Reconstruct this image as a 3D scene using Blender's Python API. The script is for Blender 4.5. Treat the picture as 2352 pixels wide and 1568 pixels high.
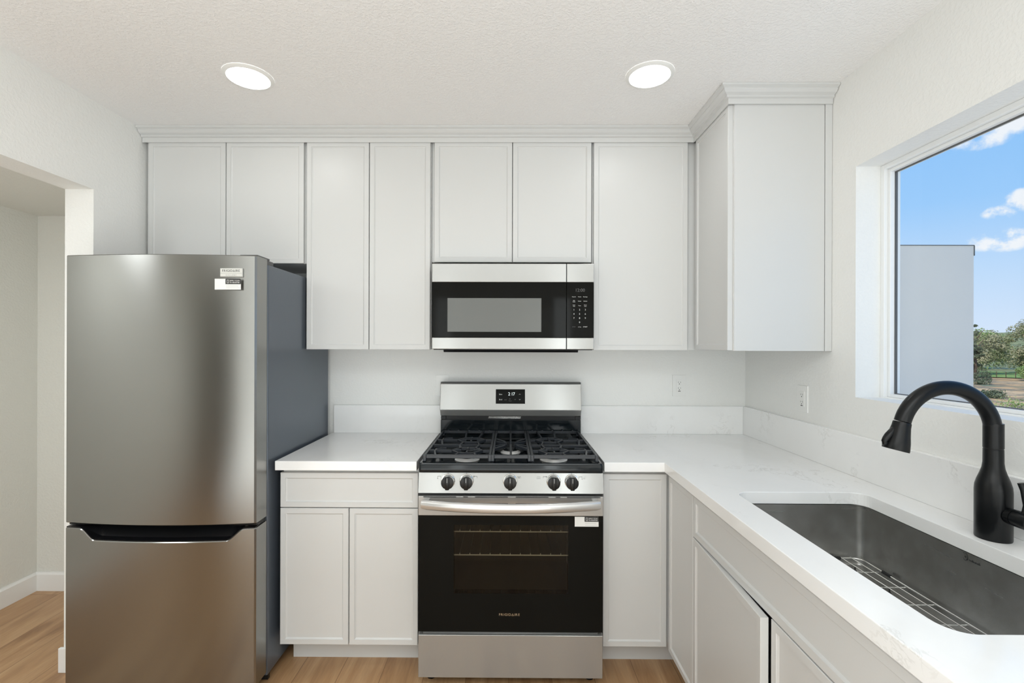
import bpy, bmesh, math, random
from mathutils import Vector, Matrix, Euler, noise
PI = math.pi
for o in list(bpy.data.objects): bpy.data.objects.remove(o)
SC = bpy.context.scene
C = SC.collection

# ------------------------------------------------------------ camera
cd = bpy.data.cameras.new('camera'); cam = bpy.data.objects.new('camera', cd); C.objects.link(cam)
cd.sensor_width = 36; cd.lens = 16.448; cd.shift_x = 0.00531; cd.shift_y = 0.00395
cd.clip_start = 0.05; cd.clip_end = 600
cam.matrix_world = Matrix.Translation((0, -2.597, 1.398)) @ Matrix.Rotation(0.0067, 4, 'Z') @ Matrix.Rotation(PI/2, 4, 'X') @ Matrix.Rotation(0.0028, 4, 'Z')
SC.camera = cam
SC.view_settings.view_transform = 'Standard'; SC.view_settings.look = 'None'
SC.view_settings.gamma = 1; SC.view_settings.use_curve_mapping = False
SC.view_settings.exposure = 0.0
SC.cycles.max_bounces = 12; SC.cycles.diffuse_bounces = 6; SC.cycles.glossy_bounces = 5
SC.cycles.transparent_max_bounces = 12
SC.cycles.sample_clamp_indirect = 6
SC.cycles.use_denoising = True

# ------------------------------------------------------------ node helper
class NT:
    def __init__(s, nt): s.nt = nt; s.n = nt.nodes; s.l = nt.links
    def new(s, t, **k):
        nd = s.n.new(t)
        for a, v in k.items():
            if a == 'inp':
                for i, x in v.items():
                    if isinstance(x, bpy.types.NodeSocket): s.l.new(x, nd.inputs[i])
                    else: nd.inputs[i].default_value = x
            else: setattr(nd, a, v)
        return nd
    def math(s, op, a, b=0.0, clamp=False):
        return s.new('ShaderNodeMath', operation=op, use_clamp=clamp, inp={0: a, 1: b}).outputs[0]
    def vm(s, op, a, b=(0, 0, 0)):
        nd = s.new('ShaderNodeVectorMath', operation=op, inp={0: a, 1: b})
        return nd.outputs['Value'] if op in ('LENGTH', 'DOT_PRODUCT') else nd.outputs[0]
    def mix(s, f, a, b, blend='MIX'):
        nd = s.new('ShaderNodeMix', data_type='RGBA', blend_type=blend)
        for i, x in ((0, f), (6, a), (7, b)):
            if isinstance(x, bpy.types.NodeSocket): s.l.new(x, nd.inputs[i])
            else: nd.inputs[i].default_value = x if i == 0 else tuple(x) + ((1,) if len(x) == 3 else ())
        return nd.outputs[2]
    def ramp(s, f, stops):
        nd = s.new('ShaderNodeValToRGB', inp={0: f}); e = nd.color_ramp.elements
        while len(e) < len(stops): e.new(0.5)
        for i, (p, c) in enumerate(stops):
            e[i].position = p; e[i].color = (c, c, c, 1) if isinstance(c, (int, float)) else tuple(c) + (1,)
        return nd.outputs[0]
    def mr(s, f, a, b, c=0.0, d=1.0, smooth=False):
        return s.new('ShaderNodeMapRange', interpolation_type='SMOOTHSTEP' if smooth else 'LINEAR', inp={0: f, 1: a, 2: b, 3: c, 4: d}).outputs[0]

# ------------------------------------------------------------ sky
w = bpy.data.worlds.new('sky'); SC.world = w; w.use_nodes = True
T = NT(w.node_tree); T.n.clear()
tc = T.new('ShaderNodeTexCoord'); D = tc.outputs['Generated']
z = T.new('ShaderNodeSeparateXYZ', inp={0: D}).outputs[2]
sky = T.ramp(T.mr(z, -0.05, 0.6), [(0.0, (0.70, 0.80, 0.97)), (0.10, (0.69, 0.81, 1.0)), (0.24, (0.55, 0.74, 1.0)),
                                   (0.42, (0.33, 0.61, 1.0)), (0.62, (0.26, 0.55, 0.98)), (1.0, (0.16, 0.40, 0.85))])
n1 = T.new('ShaderNodeTexNoise', inp={'Vector': D, 'Scale': 17.0, 'Detail': 6.0, 'Roughness': 0.58}).outputs[0]
acc = None
# drifting cumulus: direction, half-width, half-height, density
for (dx, dy, dz), sw, sh, k in [((.705, .650, .322), .060, .030, 1.0), ((.672, .672, .296), .040, .016, .75), ((.722, .662, .207), .024, .017, 1.1),
                                ((.707, .680, .194), .020, .011, 1.1), ((.716, .681, .155), .040, .017, 1.2), ((.80, .55, .26), .10, .05, 1.1),
                                ((.55, .77, .40), .12, .05, .9), ((.45, .80, .22), .10, .03, 1.0), ((.86, .45, .17), .09, .03, 1.1)]:
    h = math.hypot(dx, dy); tx, ty = -dy/h, dx/h
    df = T.vm('SUBTRACT', D, (dx, dy, dz))
    a = T.math('DIVIDE', T.vm('DOT_PRODUCT', df, (tx, ty, 0)), sw)
    b = T.math('DIVIDE', T.vm('DOT_PRODUCT', df, (0, 0, 1)), sh)
    r2 = T.math('ADD', T.math('MULTIPLY', a, a), T.math('MULTIPLY', b, b))
    m = T.math('MULTIPLY', T.mr(r2, 1.7, 0.0), k)
    m = T.math('MULTIPLY', m, T.mr(T.vm('DOT_PRODUCT', D, (dx, dy, 0)), 0.0, 0.2))
    acc = m if acc is None else T.math('MAXIMUM', acc, m)
cl = T.mr(T.math('MULTIPLY', acc, T.mr(n1, 0.3, 0.62)), 0.28, 0.62, smooth=True)
col = T.mix(T.math('MULTIPLY', cl, 0.92), sky, (0.95, 0.96, 1.0))
bg = T.new('ShaderNodeBackground', inp={0: col, 1: 1.0})
out = T.new('ShaderNodeOutputWorld', inp={0: bg.outputs[0]})

# ------------------------------------------------------------ lights
def sun(direction, strength, color):
    l = bpy.data.lights.new('sun', 'SUN'); l.energy = strength; l.angle = 0.01; l.color = color
    o = bpy.data.objects.new('sun', l); C.objects.link(o)
    o.rotation_euler = Vector(direction).to_track_quat('-Z', 'Y').to_euler()
def area(name, loc, direction, sx, sy, radiance, color=(1, 1, 1)):
    l = bpy.data.lights.new(name, 'AREA'); l.shape = 'RECTANGLE'; l.size = sx; l.size_y = sy
    l.energy = radiance * sx * sy * PI; l.color = color
    o = bpy.data.objects.new(name, l); C.objects.link(o); o.location = loc
    o.rotation_euler = Vector(direction).to_track_quat('-Z', 'Y').to_euler()
sun((1.0, 0.75, -1.15), 3.2, (1.0, 0.95, 0.86))
# unseen fill lights added in the room behind, plus rear window and door strips
area('rear_wall_fill', (-0.24, -5.24, 1.0), (0, 1, 0.0), 3.05, 1.9, 0.54, (0.88, 0.97, 1.0))  # broad soft fill added before the rear wall, no fixture there
area('rear_window_light', (0.78, -5.18, 1.15), (0, 1, 0.0), 0.24, 1.9, 5.0, (0.90, 0.975, 1.0))
area('rear_door_light', (-0.98, -5.18, 1.15), (0, 1, 0.0), 0.24, 1.9, 3.0, (0.90, 0.975, 1.0))
area('room_ceiling_fill', (-0.24, -3.3, 2.42), (0, 0, -1), 2.6, 1.4, 2.4, (0.90, 0.975, 1.0))  # fill added below the unseen ceiling to brighten floor and walls
area('room_up_fill', (-0.24, -3.5, 0.40), (0, 0, 1), 2.9, 2.6, 2.4, (0.86, 0.955, 1.0))  # free-floating fill added to lift the kitchen ceiling from below
area('hall_fill', (-2.3, -1.7, 2.12), (0, 0, -1), 0.3, 0.3, 30.0, (0.94, 0.98, 1.0))  # unseen fill added to brighten the hall walls
LAMP = 20.0

# ------------------------------------------------------------ materials
MATS = {}
def pbr(name, color, rough=0.5, metal=0.0, **k):
    m = bpy.data.materials.new(name); m.use_nodes = True; t = NT(m.node_tree)
    p = t.n['Principled BSDF']
    if color is not None: p.inputs['Base Color'].default_value = tuple(color) + (1,)
    p.inputs['Roughness'].default_value = rough; p.inputs['Metallic'].default_value = metal
    for a, v in k.items(): p.inputs[a.replace('_', ' ')].default_value = v
    MATS[name] = m
    return m, t, p
def bump(t, p, h, strength, dist=0.002):
    b = t.new('ShaderNodeBump', inp={'Height': h, 'Strength': strength, 'Distance': dist})
    t.l.new(b.outputs[0], p.inputs['Normal'])
def objvec(t): return t.new('ShaderNodeTexCoord').outputs['Object']

def plaster(name, color, scale, strength):
    m, t, p = pbr(name, color, 0.6)
    v = objvec(t)
    a = t.new('ShaderNodeTexNoise', inp={'Vector': v, 'Scale': scale, 'Detail': 3.0, 'Roughness': 0.5}).outputs[0]
    h = t.mr(a, 0.42, 0.62, smooth=True)
    bump(t, p, h, strength, 0.002)
    return m
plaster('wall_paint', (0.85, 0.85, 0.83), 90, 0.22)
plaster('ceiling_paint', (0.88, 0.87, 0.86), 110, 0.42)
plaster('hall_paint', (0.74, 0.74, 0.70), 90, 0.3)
pbr('trim_paint', (0.84, 0.84, 0.83), 0.35)
m, t, p = pbr('cabinet_paint', (0.65, 0.654, 0.648), 0.36)
a = t.new('ShaderNodeTexNoise', inp={'Vector': objvec(t), 'Scale': 260.0, 'Detail': 2.0}).outputs[0]
bump(t, p, a, 0.05, 0.001)
pbr('cabinet_gap', (0.55, 0.55, 0.54), 0.6)
pbr('vinyl_white', (0.86, 0.87, 0.87), 0.3)
pbr('plastic_white', (0.84, 0.84, 0.82), 0.3)
pbr('slot_dark', (0.02, 0.02, 0.022), 0.6)
pbr('ink_dark', (0.03, 0.03, 0.03), 0.5)
pbr('ink_grey', (0.38, 0.38, 0.37), 0.5)
pbr('ink_white', (0.80, 0.80, 0.78), 0.5)
pbr('ink_dim', (0.12, 0.12, 0.12), 0.5)
pbr('ink_red', (0.45, 0.08, 0.03), 0.4)
pbr('paper_white', (0.82, 0.82, 0.80), 0.45)
pbr('logo_metal', (0.62, 0.55, 0.42), 0.35, 1.0)
pbr('badge_metal', (0.80, 0.80, 0.77), 0.3, 0.5)

# quartz
m, t, p = pbr('quartz', None, 0.13)
v = objvec(t)
wv = t.new('ShaderNodeTexNoise', inp={'Vector': v, 'Scale': 2.2, 'Detail': 5.0, 'Roughness': 0.6}).outputs['Color']
sc_ = t.new('ShaderNodeVectorMath', operation='SCALE', inp={0: wv, 3: 0.55}).outputs[0]
vv = t.vm('ADD', v, sc_)
rot = t.new('ShaderNodeMapping', inp={'Vector': vv, 'Rotation': (0.3, 0.5, 0.7), 'Scale': (2.2, 0.8, 1.4)}).outputs[0]
n2 = t.new('ShaderNodeTexNoise', inp={'Vector': rot, 'Scale': 2.3, 'Detail': 7.0, 'Roughness': 0.62}).outputs[0]
vein = t.mr(t.math('ABSOLUTE', t.math('SUBTRACT', n2, 0.5)), 0.0, 0.014, 1.0, 0.0, True)
n3 = t.new('ShaderNodeTexNoise', inp={'Vector': v, 'Scale': 3.1, 'Detail': 3.0}).outputs[0]
vein = t.math('MULTIPLY', vein, t.mr(n3, 0.50, 0.70, 0.0, 0.30, True))
cloudy = t.mr(t.new('ShaderNodeTexNoise', inp={'Vector': rot, 'Scale': 1.6, 'Detail': 5.0}).outputs[0], 0.40, 0.72, 0.0, 0.5, True)
c = t.mix(cloudy, (0.90, 0.90, 0.895), (0.81, 0.81, 0.80))
c = t.mix(vein, c, (0.40, 0.38, 0.34))
t.l.new(c, p.inputs['Base Color'])

# wood planks, laid along y
m, t, p = pbr('wood_floor', None, 0.34)
v = objvec(t)
rv = t.new('ShaderNodeMapping', inp={'Vector': v, 'Rotation': (0, 0, PI/2)}).outputs[0]
br = t.new('ShaderNodeTexBrick', offset=0.37, inp={'Vector': rv, 'Color1': (0.0, 0.0, 0.0, 1), 'Color2': (1, 1, 1, 1), 'Mortar': (0.5, 0.5, 0.5, 1), 'Scale': 1.0,
            'Mortar Size': 0.0012, 'Mortar Smooth': 0.2, 'Brick Width': 1.22, 'Row Height': 0.18})
tone = br.outputs['Color']
off = t.new('ShaderNodeVectorMath', operation='SCALE', inp={0: tone, 3: 7.0}).outputs[0]
gv = t.new('ShaderNodeMapping', inp={'Vector': t.vm('ADD', v, off), 'Scale': (9.0, 1.1, 1.0)}).outputs[0]
g1 = t.new('ShaderNodeTexNoise', inp={'Vector': gv, 'Scale': 1.5, 'Detail': 5.0, 'Roughness': 0.6, 'Distortion': 0.6}).outputs[0]
gv2 = t.new('ShaderNodeMapping', inp={'Vector': v, 'Scale': (120.0, 6.0, 1.0)}).outputs[0]
g2 = t.new('ShaderNodeTexNoise', inp={'Vector': gv2, 'Scale': 1.0, 'Detail': 4.0, 'Roughness': 0.7}).outputs[0]
c = t.ramp(g1, [(0.28, (0.25, 0.122, 0.052)), (0.46, (0.45, 0.255, 0.120)), (0.70, (0.62, 0.395, 0.215))])
c = t.mix(t.mr(tone, 0, 1, 0.0, 0.35), c, (0.60, 0.38, 0.20))
c = t.mix(t.mr(g2, 0.35, 0.7, 0.22, 0.0), c, (0.13, 0.07, 0.04))
c = t.mix(br.outputs['Fac'], c, (0.20, 0.105, 0.05))
t.l.new(c, p.inputs['Base Color'])
bump(t, p, g2, 0.08, 0.001)

# brushed stainless: faint streaks across, reflections drawn out upright
def steel(name, color, rough, aniso=0.75, metal=1.0, scale=(0.8, 0.8, 300.0), amt=0.003):
    m, t, p = pbr(name, color, rough, metal)
    v = objvec(t)
    g = t.new('ShaderNodeTexNoise', inp={'Vector': t.new('ShaderNodeMapping', inp={'Vector': v, 'Scale': scale}).outputs[0], 'Scale': 1.0, 'Detail': 3.0}).outputs[0]
    t.l.new(t.mr(g, 0.3, 0.7, rough - amt, rough + amt), p.inputs['Roughness'])
    p.inputs['Anisotropic'].default_value = aniso; p.inputs['Anisotropic Rotation'].default_value = 0.25
    tn = t.new('ShaderNodeTangent', direction_type='RADIAL', axis='Z')
    t.l.new(tn.outputs[0], p.inputs['Tangent'])
    return m
steel('steel', (0.39, 0.388, 0.375), 0.22, aniso=0.7, metal=0.55)
steel('steel_fridge', (0.32, 0.32, 0.308), 0.24, aniso=0.75)
steel('steel_bright', (0.66, 0.66, 0.65), 0.24, metal=0.7)
steel('steel_sink', (0.40, 0.398, 0.38), 0.27, 0.3, 0.8, (3.0, 3.0, 60.0), 0.004)
_t = NT(MATS['steel_sink'].node_tree); _p = _t.n['Principled BSDF']
_n = _t.new('ShaderNodeTexNoise', inp={'Vector': objvec(_t), 'Scale': 7.0, 'Detail': 6.0, 'Roughness': 0.6}).outputs[0]
_t.l.new(_t.mix(_t.mr(_n, 0.35, 0.65), (0.30, 0.295, 0.275), (0.46, 0.46, 0.45)), _p.inputs['Base Color'])
pbr('chrome', (0.80, 0.80, 0.78), 0.12, 1.0)
pbr('fridge_side', (0.115, 0.135, 0.165), 0.28, 0.35)
pbr('plastic_black', (0.007, 0.007, 0.008), 0.32, Specular_IOR_Level=0.3)
pbr('plastic_grey', (0.10, 0.10, 0.10), 0.4)
pbr('black_glass', (0.008, 0.008, 0.007), 0.06, 0.0, Specular_IOR_Level=0.07)
pbr('enamel_black', (0.006, 0.009, 0.011), 0.10, 0.0, Specular_IOR_Level=0.32)
m, t, p = pbr('cast_iron', (0.020, 0.024, 0.030), 0.36, Specular_IOR_Level=0.55)
bump(t, p, t.new('ShaderNodeTexNoise', inp={'Vector': objvec(t), 'Scale': 900.0}).outputs[0], 0.15, 0.0005)
pbr('burner_alloy', (0.85, 0.85, 0.84), 0.35, 0.25)
pbr('knob_black', (0.008, 0.008, 0.008), 0.28, Specular_IOR_Level=0.35)
pbr('matte_black', (0.004, 0.0045, 0.005), 0.30, Specular_IOR_Level=0.28)
pbr('rubber_black', (0.012, 0.012, 0.012), 0.6)
pbr('oven_enamel', (0.10, 0.09, 0.072), 0.4)
pbr('rack_chrome', (0.92, 0.88, 0.78), 0.4, 0.15)
pbr('rack_wire_shaded', (0.13, 0.12, 0.10), 0.5)  # rack metal darkened in colour for light fading into the oven
pbr('screen_grey', (0.115, 0.115, 0.11), 0.30, 0.85)

def pane(name, tint, refl_ior, rough=0.0, keep=1.0):
    m = bpy.data.materials.new(name); m.use_nodes = True; t = NT(m.node_tree); t.n.clear()
    fr = t.new('ShaderNodeFresnel', inp={'IOR': refl_ior}).outputs[0]
    bf = t.new('ShaderNodeNewGeometry').outputs['Backfacing']
    fr = t.math('MULTIPLY', fr, t.math('SUBTRACT', 1.0, bf))
    tr = t.new('ShaderNodeBsdfTransparent', inp={0: tuple(tint) + (1,)})
    gl = t.new('ShaderNodeBsdfGlossy', inp={'Color': (keep, keep, keep, 1), 'Roughness': rough})
    mx = t.new('ShaderNodeMixShader', inp={0: fr, 1: tr.outputs[0], 2: gl.outputs[0]})
    t.new('ShaderNodeOutputMaterial', inp={0: mx.outputs[0]})
    MATS[name] = m
pane('window_glass', (0.98, 0.99, 0.985), 1.35)
pane('oven_glass', (0.66, 0.64, 0.58), 1.32)

def emis(name, color, s):
    m = bpy.data.materials.new(name); m.use_nodes = True; t = NT(m.node_tree); t.n.clear()
    e = t.new('ShaderNodeEmission', inp={0: tuple(color) + (1,), 1: s}); t.new('ShaderNodeOutputMaterial', inp={0: e.outputs[0]})
    MATS[name] = m
emis('lamp_lens', (0.98, 0.985, 0.96), LAMP)
emis('led_digits', (0.9, 1.0, 0.98), 1.1)
# outdoors
m, t, p = pbr('stucco_grey', (0.80, 0.74, 0.67), 0.8)
bump(t, p, t.new('ShaderNodeTexNoise', inp={'Vector': objvec(t), 'Scale': 60.0}).outputs[0], 0.2)
m, t, p = pbr('hillside', None, 0.95)
v = objvec(t)
a = t.new('ShaderNodeTexNoise', inp={'Vector': t.new('ShaderNodeMapping', inp={'Vector': v, 'Scale': (1, 1, 1)}).outputs[0], 'Scale': 0.09, 'Detail': 8.0, 'Roughness': 0.65}).outputs[0]
b = t.new('ShaderNodeTexNoise', inp={'Vector': v, 'Scale': 0.45, 'Detail': 7.0, 'Roughness': 0.72}).outputs[0]
c = t.ramp(a, [(0.36, (0.16, 0.24, 0.07)), (0.44, (0.24, 0.22, 0.15)), (0.47, (0.56, 0.32, 0.14)), (0.62, (0.74, 0.48, 0.26))])
c = t.mix(t.mr(b, 0.46, 0.56, 0.0, 0.8, True), c, (0.19, 0.17, 0.12))
t.l.new(c, p.inputs['Base Color'])
m, t, p = pbr('lawn', None, 0.95)
a = t.new('ShaderNodeTexNoise', inp={'Vector': objvec(t), 'Scale': 0.6, 'Detail': 4.0}).outputs[0]
t.l.new(t.ramp(a, [(0.35, (0.16, 0.28, 0.06)), (0.7, (0.32, 0.42, 0.13))]), p.inputs['Base Color'])
def leafm(name, c1, c2):
    m, t, p = pbr(name, None, 0.7)
    a = t.new('ShaderNodeTexNoise', inp={'Vector': objvec(t), 'Scale': 0.8, 'Detail': 3.0}).outputs[0]
    t.l.new(t.mix(t.mr(a, 0.35, 0.65), c1, c2), p.inputs['Base Color'])
leafm('leaf_olive', (0.20, 0.22, 0.09), (0.44, 0.39, 0.24))
leafm('leaf_green', (0.17, 0.27, 0.07), (0.42, 0.48, 0.20))
leafm('leaf_dark', (0.07, 0.10, 0.05), (0.20, 0.22, 0.13))
leafm('far_green', (0.16, 0.18, 0.06), (0.34, 0.33, 0.15))
pbr('bark', (0.12, 0.08, 0.055), 0.9)

# ------------------------------------------------------------ mesh helpers
def bm_new(): return bmesh.new()
def box(bm, x0, x1, y0, y1, z0, z1, bev=0.0, seg=2):
    if x0 > x1: x0, x1 = x1, x0
    if y0 > y1: y0, y1 = y1, y0
    if z0 > z1: z0, z1 = z1, z0
    tb = bmesh.new()
    vs = [tb.verts.new(p) for p in [(x0, y0, z0), (x1, y0, z0), (x1, y1, z0), (x0, y1, z0), (x0, y0, z1), (x1, y0, z1), (x1, y1, z1), (x0, y1, z1)]]
    for f in [(0, 3, 2, 1), (4, 5, 6, 7), (0, 1, 5, 4), (1, 2, 6, 5), (2, 3, 7, 6), (3, 0, 4, 7)]: tb.faces.new([vs[i] for i in f])
    if bev: bmesh.ops.bevel(tb, geom=tb.edges[:], offset=bev, segments=seg, affect='EDGES', profile=0.5)
    merge(bm, tb); return bm
def merge(bm, tb, M=None):
    mp = {}
    for v in tb.verts: mp[v] = bm.verts.new(M @ v.co if M is not None else v.co)
    for f in tb.faces:
        try: nf = bm.faces.new([mp[v] for v in f.verts]); nf.smooth = f.smooth
        except ValueError: pass
    tb.free()
def loft(bm, rings, cap=True, smooth=True, closed=True):
    R = [[bm.verts.new(p) for p in r] for r in rings]; n = len(R[0])
    for a, b in zip(R, R[1:]):
        for i in range(n if closed else n - 1):
            j = (i + 1) % n
            f = bm.faces.new((a[i], a[j], b[j], b[i])); f.smooth = smooth
    if cap:
        bm.faces.new(list(reversed(R[0]))); bm.faces.new(R[-1])
def tube(bm, pts, rad, n=16, cap=True, flat=None):
    pts = [Vector(p) for p in pts]
    rad = rad if isinstance(rad, (list, tuple)) else [rad] * len(pts)
    rings = []; up = None
    for i, p in enumerate(pts):
        tn = (pts[min(i+1, len(pts)-1)] - pts[max(i-1, 0)]).normalized()
        if up is None:
            up = Vector((0, 0, 1)) if abs(tn.z) < 0.9 else Vector((1, 0, 0))
        s = tn.cross(up).normalized(); up = s.cross(tn).normalized()
        fa, fb = flat if flat else (1, 1)
        rings.append([p + rad[i] * (fa*math.cos(2*PI*k/n)*s + fb*math.sin(2*PI*k/n)*up) for k in range(n)])
    loft(bm, rings, cap)
def lathe(bm, prof, loc=(0, 0, 0), axis='Z', n=48, cap=True):
    rings = []
    for r, h in prof:
        ring = []
        for k in range(n):
            a = 2*PI*k/n; c, s = r*math.cos(a), r*math.sin(a)
            q = {'Z': (c, s, h), 'Y': (c, h, s), 'X': (h, c, s)}[axis]
            ring.append((q[0]+loc[0], q[1]+loc[1], q[2]+loc[2]))
        rings.append(ring)
    loft(bm, rings, cap)
def prism(bm, pts, f0, f1):
    """closed outline pts; f0/f1 map a 2-D point to the two end faces"""
    a = [bm.verts.new(f0(p)) for p in pts]; b = [bm.verts.new(f1(p)) for p in pts]; n = len(pts)
    bm.faces.new(list(reversed(a))); bm.faces.new(b)
    for i in range(n): bm.faces.new((a[i], a[(i+1) % n], b[(i+1) % n], b[i]))
def bar(bm, p0, p1, wd, z0, z1, bev=0.0015):
    """upright-sided bar between two plan points"""
    p0 = Vector((p0[0], p0[1])); p1 = Vector((p1[0], p1[1])); L = (p1-p0).length
    if L < 1e-5: return
    tb = bmesh.new(); box(tb, -wd*0.35, L+wd*0.35, -wd/2, wd/2, z0, z1, bev, 1)
    ang = math.atan2((p1-p0).y, (p1-p0).x)
    merge(bm, tb, Matrix.Translation((p0.x, p0.y, 0)) @ Matrix.Rotation(ang, 4, 'Z'))

def tag(o, label=None, cat=None, group=None, kind=None):
    if label: o['label'] = label
    if cat: o['category'] = cat
    if group: o['group'] = group
    if kind: o['kind'] = kind
    return o
def root_loc(o):
    v = Vector(o.location)
    while o.parent: o = o.parent; v += o.location
    return v
def obj(name, bm, mat, parent=None, label=None, smooth=None):
    bmesh.ops.recalc_face_normals(bm, faces=bm.faces[:])
    me = bpy.data.meshes.new(name)
    if parent is not None: bmesh.ops.translate(bm, verts=bm.verts[:], vec=-root_loc(parent))
    bm.to_mesh(me); bm.free()
    if smooth is not None:
        for pl in me.polygons: pl.use_smooth = True
        me.set_sharp_from_angle(angle=math.radians(smooth))
    me.materials.append(MATS[mat])
    o = bpy.data.objects.new(name, me); C.objects.link(o); o.parent = parent
    if label: o['label'] = label
    return o
def thing(name, loc, label, cat, group=None):
    o = bpy.data.objects.new(name, None); C.objects.link(o); o.location = loc; o.empty_display_size = 0.05
    return tag(o, label, cat, group)
def struct(name, bm, mat, parent=None, smooth=None):
    o = obj(name, bm, mat, parent, smooth=smooth)
    if parent is None: o['kind'] = 'structure'
    return o
def solo(name, bm, mat, label, cat, group=None, smooth=None):
    return tag(obj(name, bm, mat, smooth=smooth), label, cat, group)

FONT = {}
def text_bm(s, size, f, depth=0.0004, align='LEFT', spacing=1.0, stretch=1.0, mirror=False):
    cu = bpy.data.curves.new('t', 'FONT'); cu.body = s; cu.size = size; cu.align_x = align; cu.extrude = depth/2
    cu.space_character = spacing; cu.resolution_u = 3
    o = bpy.data.objects.new('t', cu); C.objects.link(o)
    dg = bpy.context.evaluated_depsgraph_get(); dg.update()
    me = bpy.data.meshes.new_from_object(o.evaluated_get(dg))
    bm = bmesh.new(); bm.from_mesh(me)
    for v in bm.verts: v.co = Vector(f(v.co.x*stretch, v.co.y, v.co.z))
    bpy.data.objects.remove(o); bpy.data.curves.remove(cu); bpy.data.meshes.remove(me)
    return bm
def text(name, s, size, f, mat, parent, **k): return obj(name, text_bm(s, size, f, **k), mat, parent)
def texts(name, items, mat, parent):
    for s, size, f, k in items: obj(name, text_bm(s, size, f, **k), mat, parent)
def facing(x, y, zz): return lambda a, b, c: (x + a, y - c, zz + b)       # text plane facing the camera side (-y)

# ============================================================ ROOM
R, L, CE = 1.303, -1.7825, 2.44
LW = -1.905                      # far face of the left wall
REAR = -5.3
HX, HY, HC = -2.69, 0.05, 2.128    # hall beyond the opening
OPy0, OPy1, OPz = -0.607, -3.6, 2.062
b = bm_new(); box(b, -4.2, 1.46, REAR-0.2, 0.3, -0.08, 0.0); struct('floor', b, 'wood_floor')
b = bm_new(); box(b, LW, 1.46, REAR-0.2, 0.3, CE, CE+0.12); struct('ceiling', b, 'ceiling_paint')
b = bm_new(); box(b, L, 1.46, 0.0, 0.18, 0, CE); struct('wall_back', b, 'wall_paint')
b = bm_new()
WY0, WY1, WZ0, WZ1 = -0.825, -2.15, 1.207, 2.076
box(b, R, 1.46, WY0, 0.0, 0, CE); box(b, R, 1.46, REAR, WY1, 0, CE)
box(b, R, 1.46, WY1, WY0, 0, WZ0); box(b, R, 1.46, WY1, WY0, WZ1, CE)
bmesh.ops.remove_doubles(b, verts=b.verts[:], dist=1e-5)
struct('wall_right', b, 'wall_paint')
b = bm_new()
box(b, LW, L, OPy0, 0.18, 0, CE); box(b, LW, L, OPy1, OPy0, OPz, CE); box(b, LW, L, REAR, OPy1, 0, CE)
struct('wall_left', b, 'wall_paint')
b = bm_new(); box(b, -4.2, 1.46, REAR-0.15, REAR, 0, CE); struct('wall_rear', b, 'wall_paint')
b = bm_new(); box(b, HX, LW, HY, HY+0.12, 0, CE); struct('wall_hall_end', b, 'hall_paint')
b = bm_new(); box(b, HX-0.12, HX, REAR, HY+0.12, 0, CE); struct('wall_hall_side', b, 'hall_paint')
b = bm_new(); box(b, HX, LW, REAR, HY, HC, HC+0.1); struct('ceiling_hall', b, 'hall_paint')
def baseboard(name, pts_fn, a, c, h=0.104, t_=0.013):
    b = bm_new()
    prof = [(0, 0), (t_, 0), (t_, h-0.012), (t_*0.55, h-0.004), (t_*0.45, h), (0, h)]
    prism(b, prof, lambda p: pts_fn(p, a), lambda p: pts_fn(p, c)); return struct(name, b, 'trim_paint')
baseboard('baseboard_hall_side', lambda p, s: (HX + p[0], s, p[1]), REAR, HY-0.013)
baseboard('baseboard_hall_end', lambda p, s: (s, HY - p[0], p[1]), HX+0.0, LW)
b = bm_new(); box(b, LW-0.013, LW, OPy0+0.02, HY-0.013, 0, 0.104); box(b, LW-0.013, L+0.0, OPy0-0.013, OPy0, 0, 0.104, 0.002)
struct('baseboard_jamb', b, 'trim_paint')
baseboard('baseboard_rear', lambda p, s: (s, REAR + p[0], p[1]), L, R)

# ---- window
FX0, FX1 = 1.385, 1.45
wn = bm_new()
def frame_yz(bm, x0, x1, ya, yb, za, zb, wd, bev=0.002):
    box(bm, x0, x1, ya-wd, ya, za, zb, bev); box(bm, x0, x1, yb, yb+wd, za, zb, bev)
    box(bm, x0, x1, yb+wd, ya-wd, za, za+wd, bev); box(bm, x0, x1, yb+wd, ya-wd, zb-wd, zb, bev)
frame_yz(wn, 1.395, 1.455, WY0, WY1, WZ0-0.014, WZ1, 0.018)
W1 = struct('window_1', wn, 'vinyl_white')
b = bm_new(); frame_yz(b, 1.408, 1.446, WY0-0.018, WY1+0.018, WZ0+0.004, WZ1-0.018, 0.012); obj('window_frame', b, 'vinyl_white', W1)
b = bm_new(); frame_yz(b, 1.424, 1.434, WY0-0.030, WY1+0.030, WZ0+0.016, WZ1-0.030, 0.0025, 0.0005); obj('glazing_seal', b, 'plastic_grey', W1)
b = bm_new(); box(b, 1.427, 1.4315, WY1+0.031, WY0-0.031, WZ0+0.017, WZ1-0.031); obj('pane', b, 'window_glass', W1)

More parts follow.
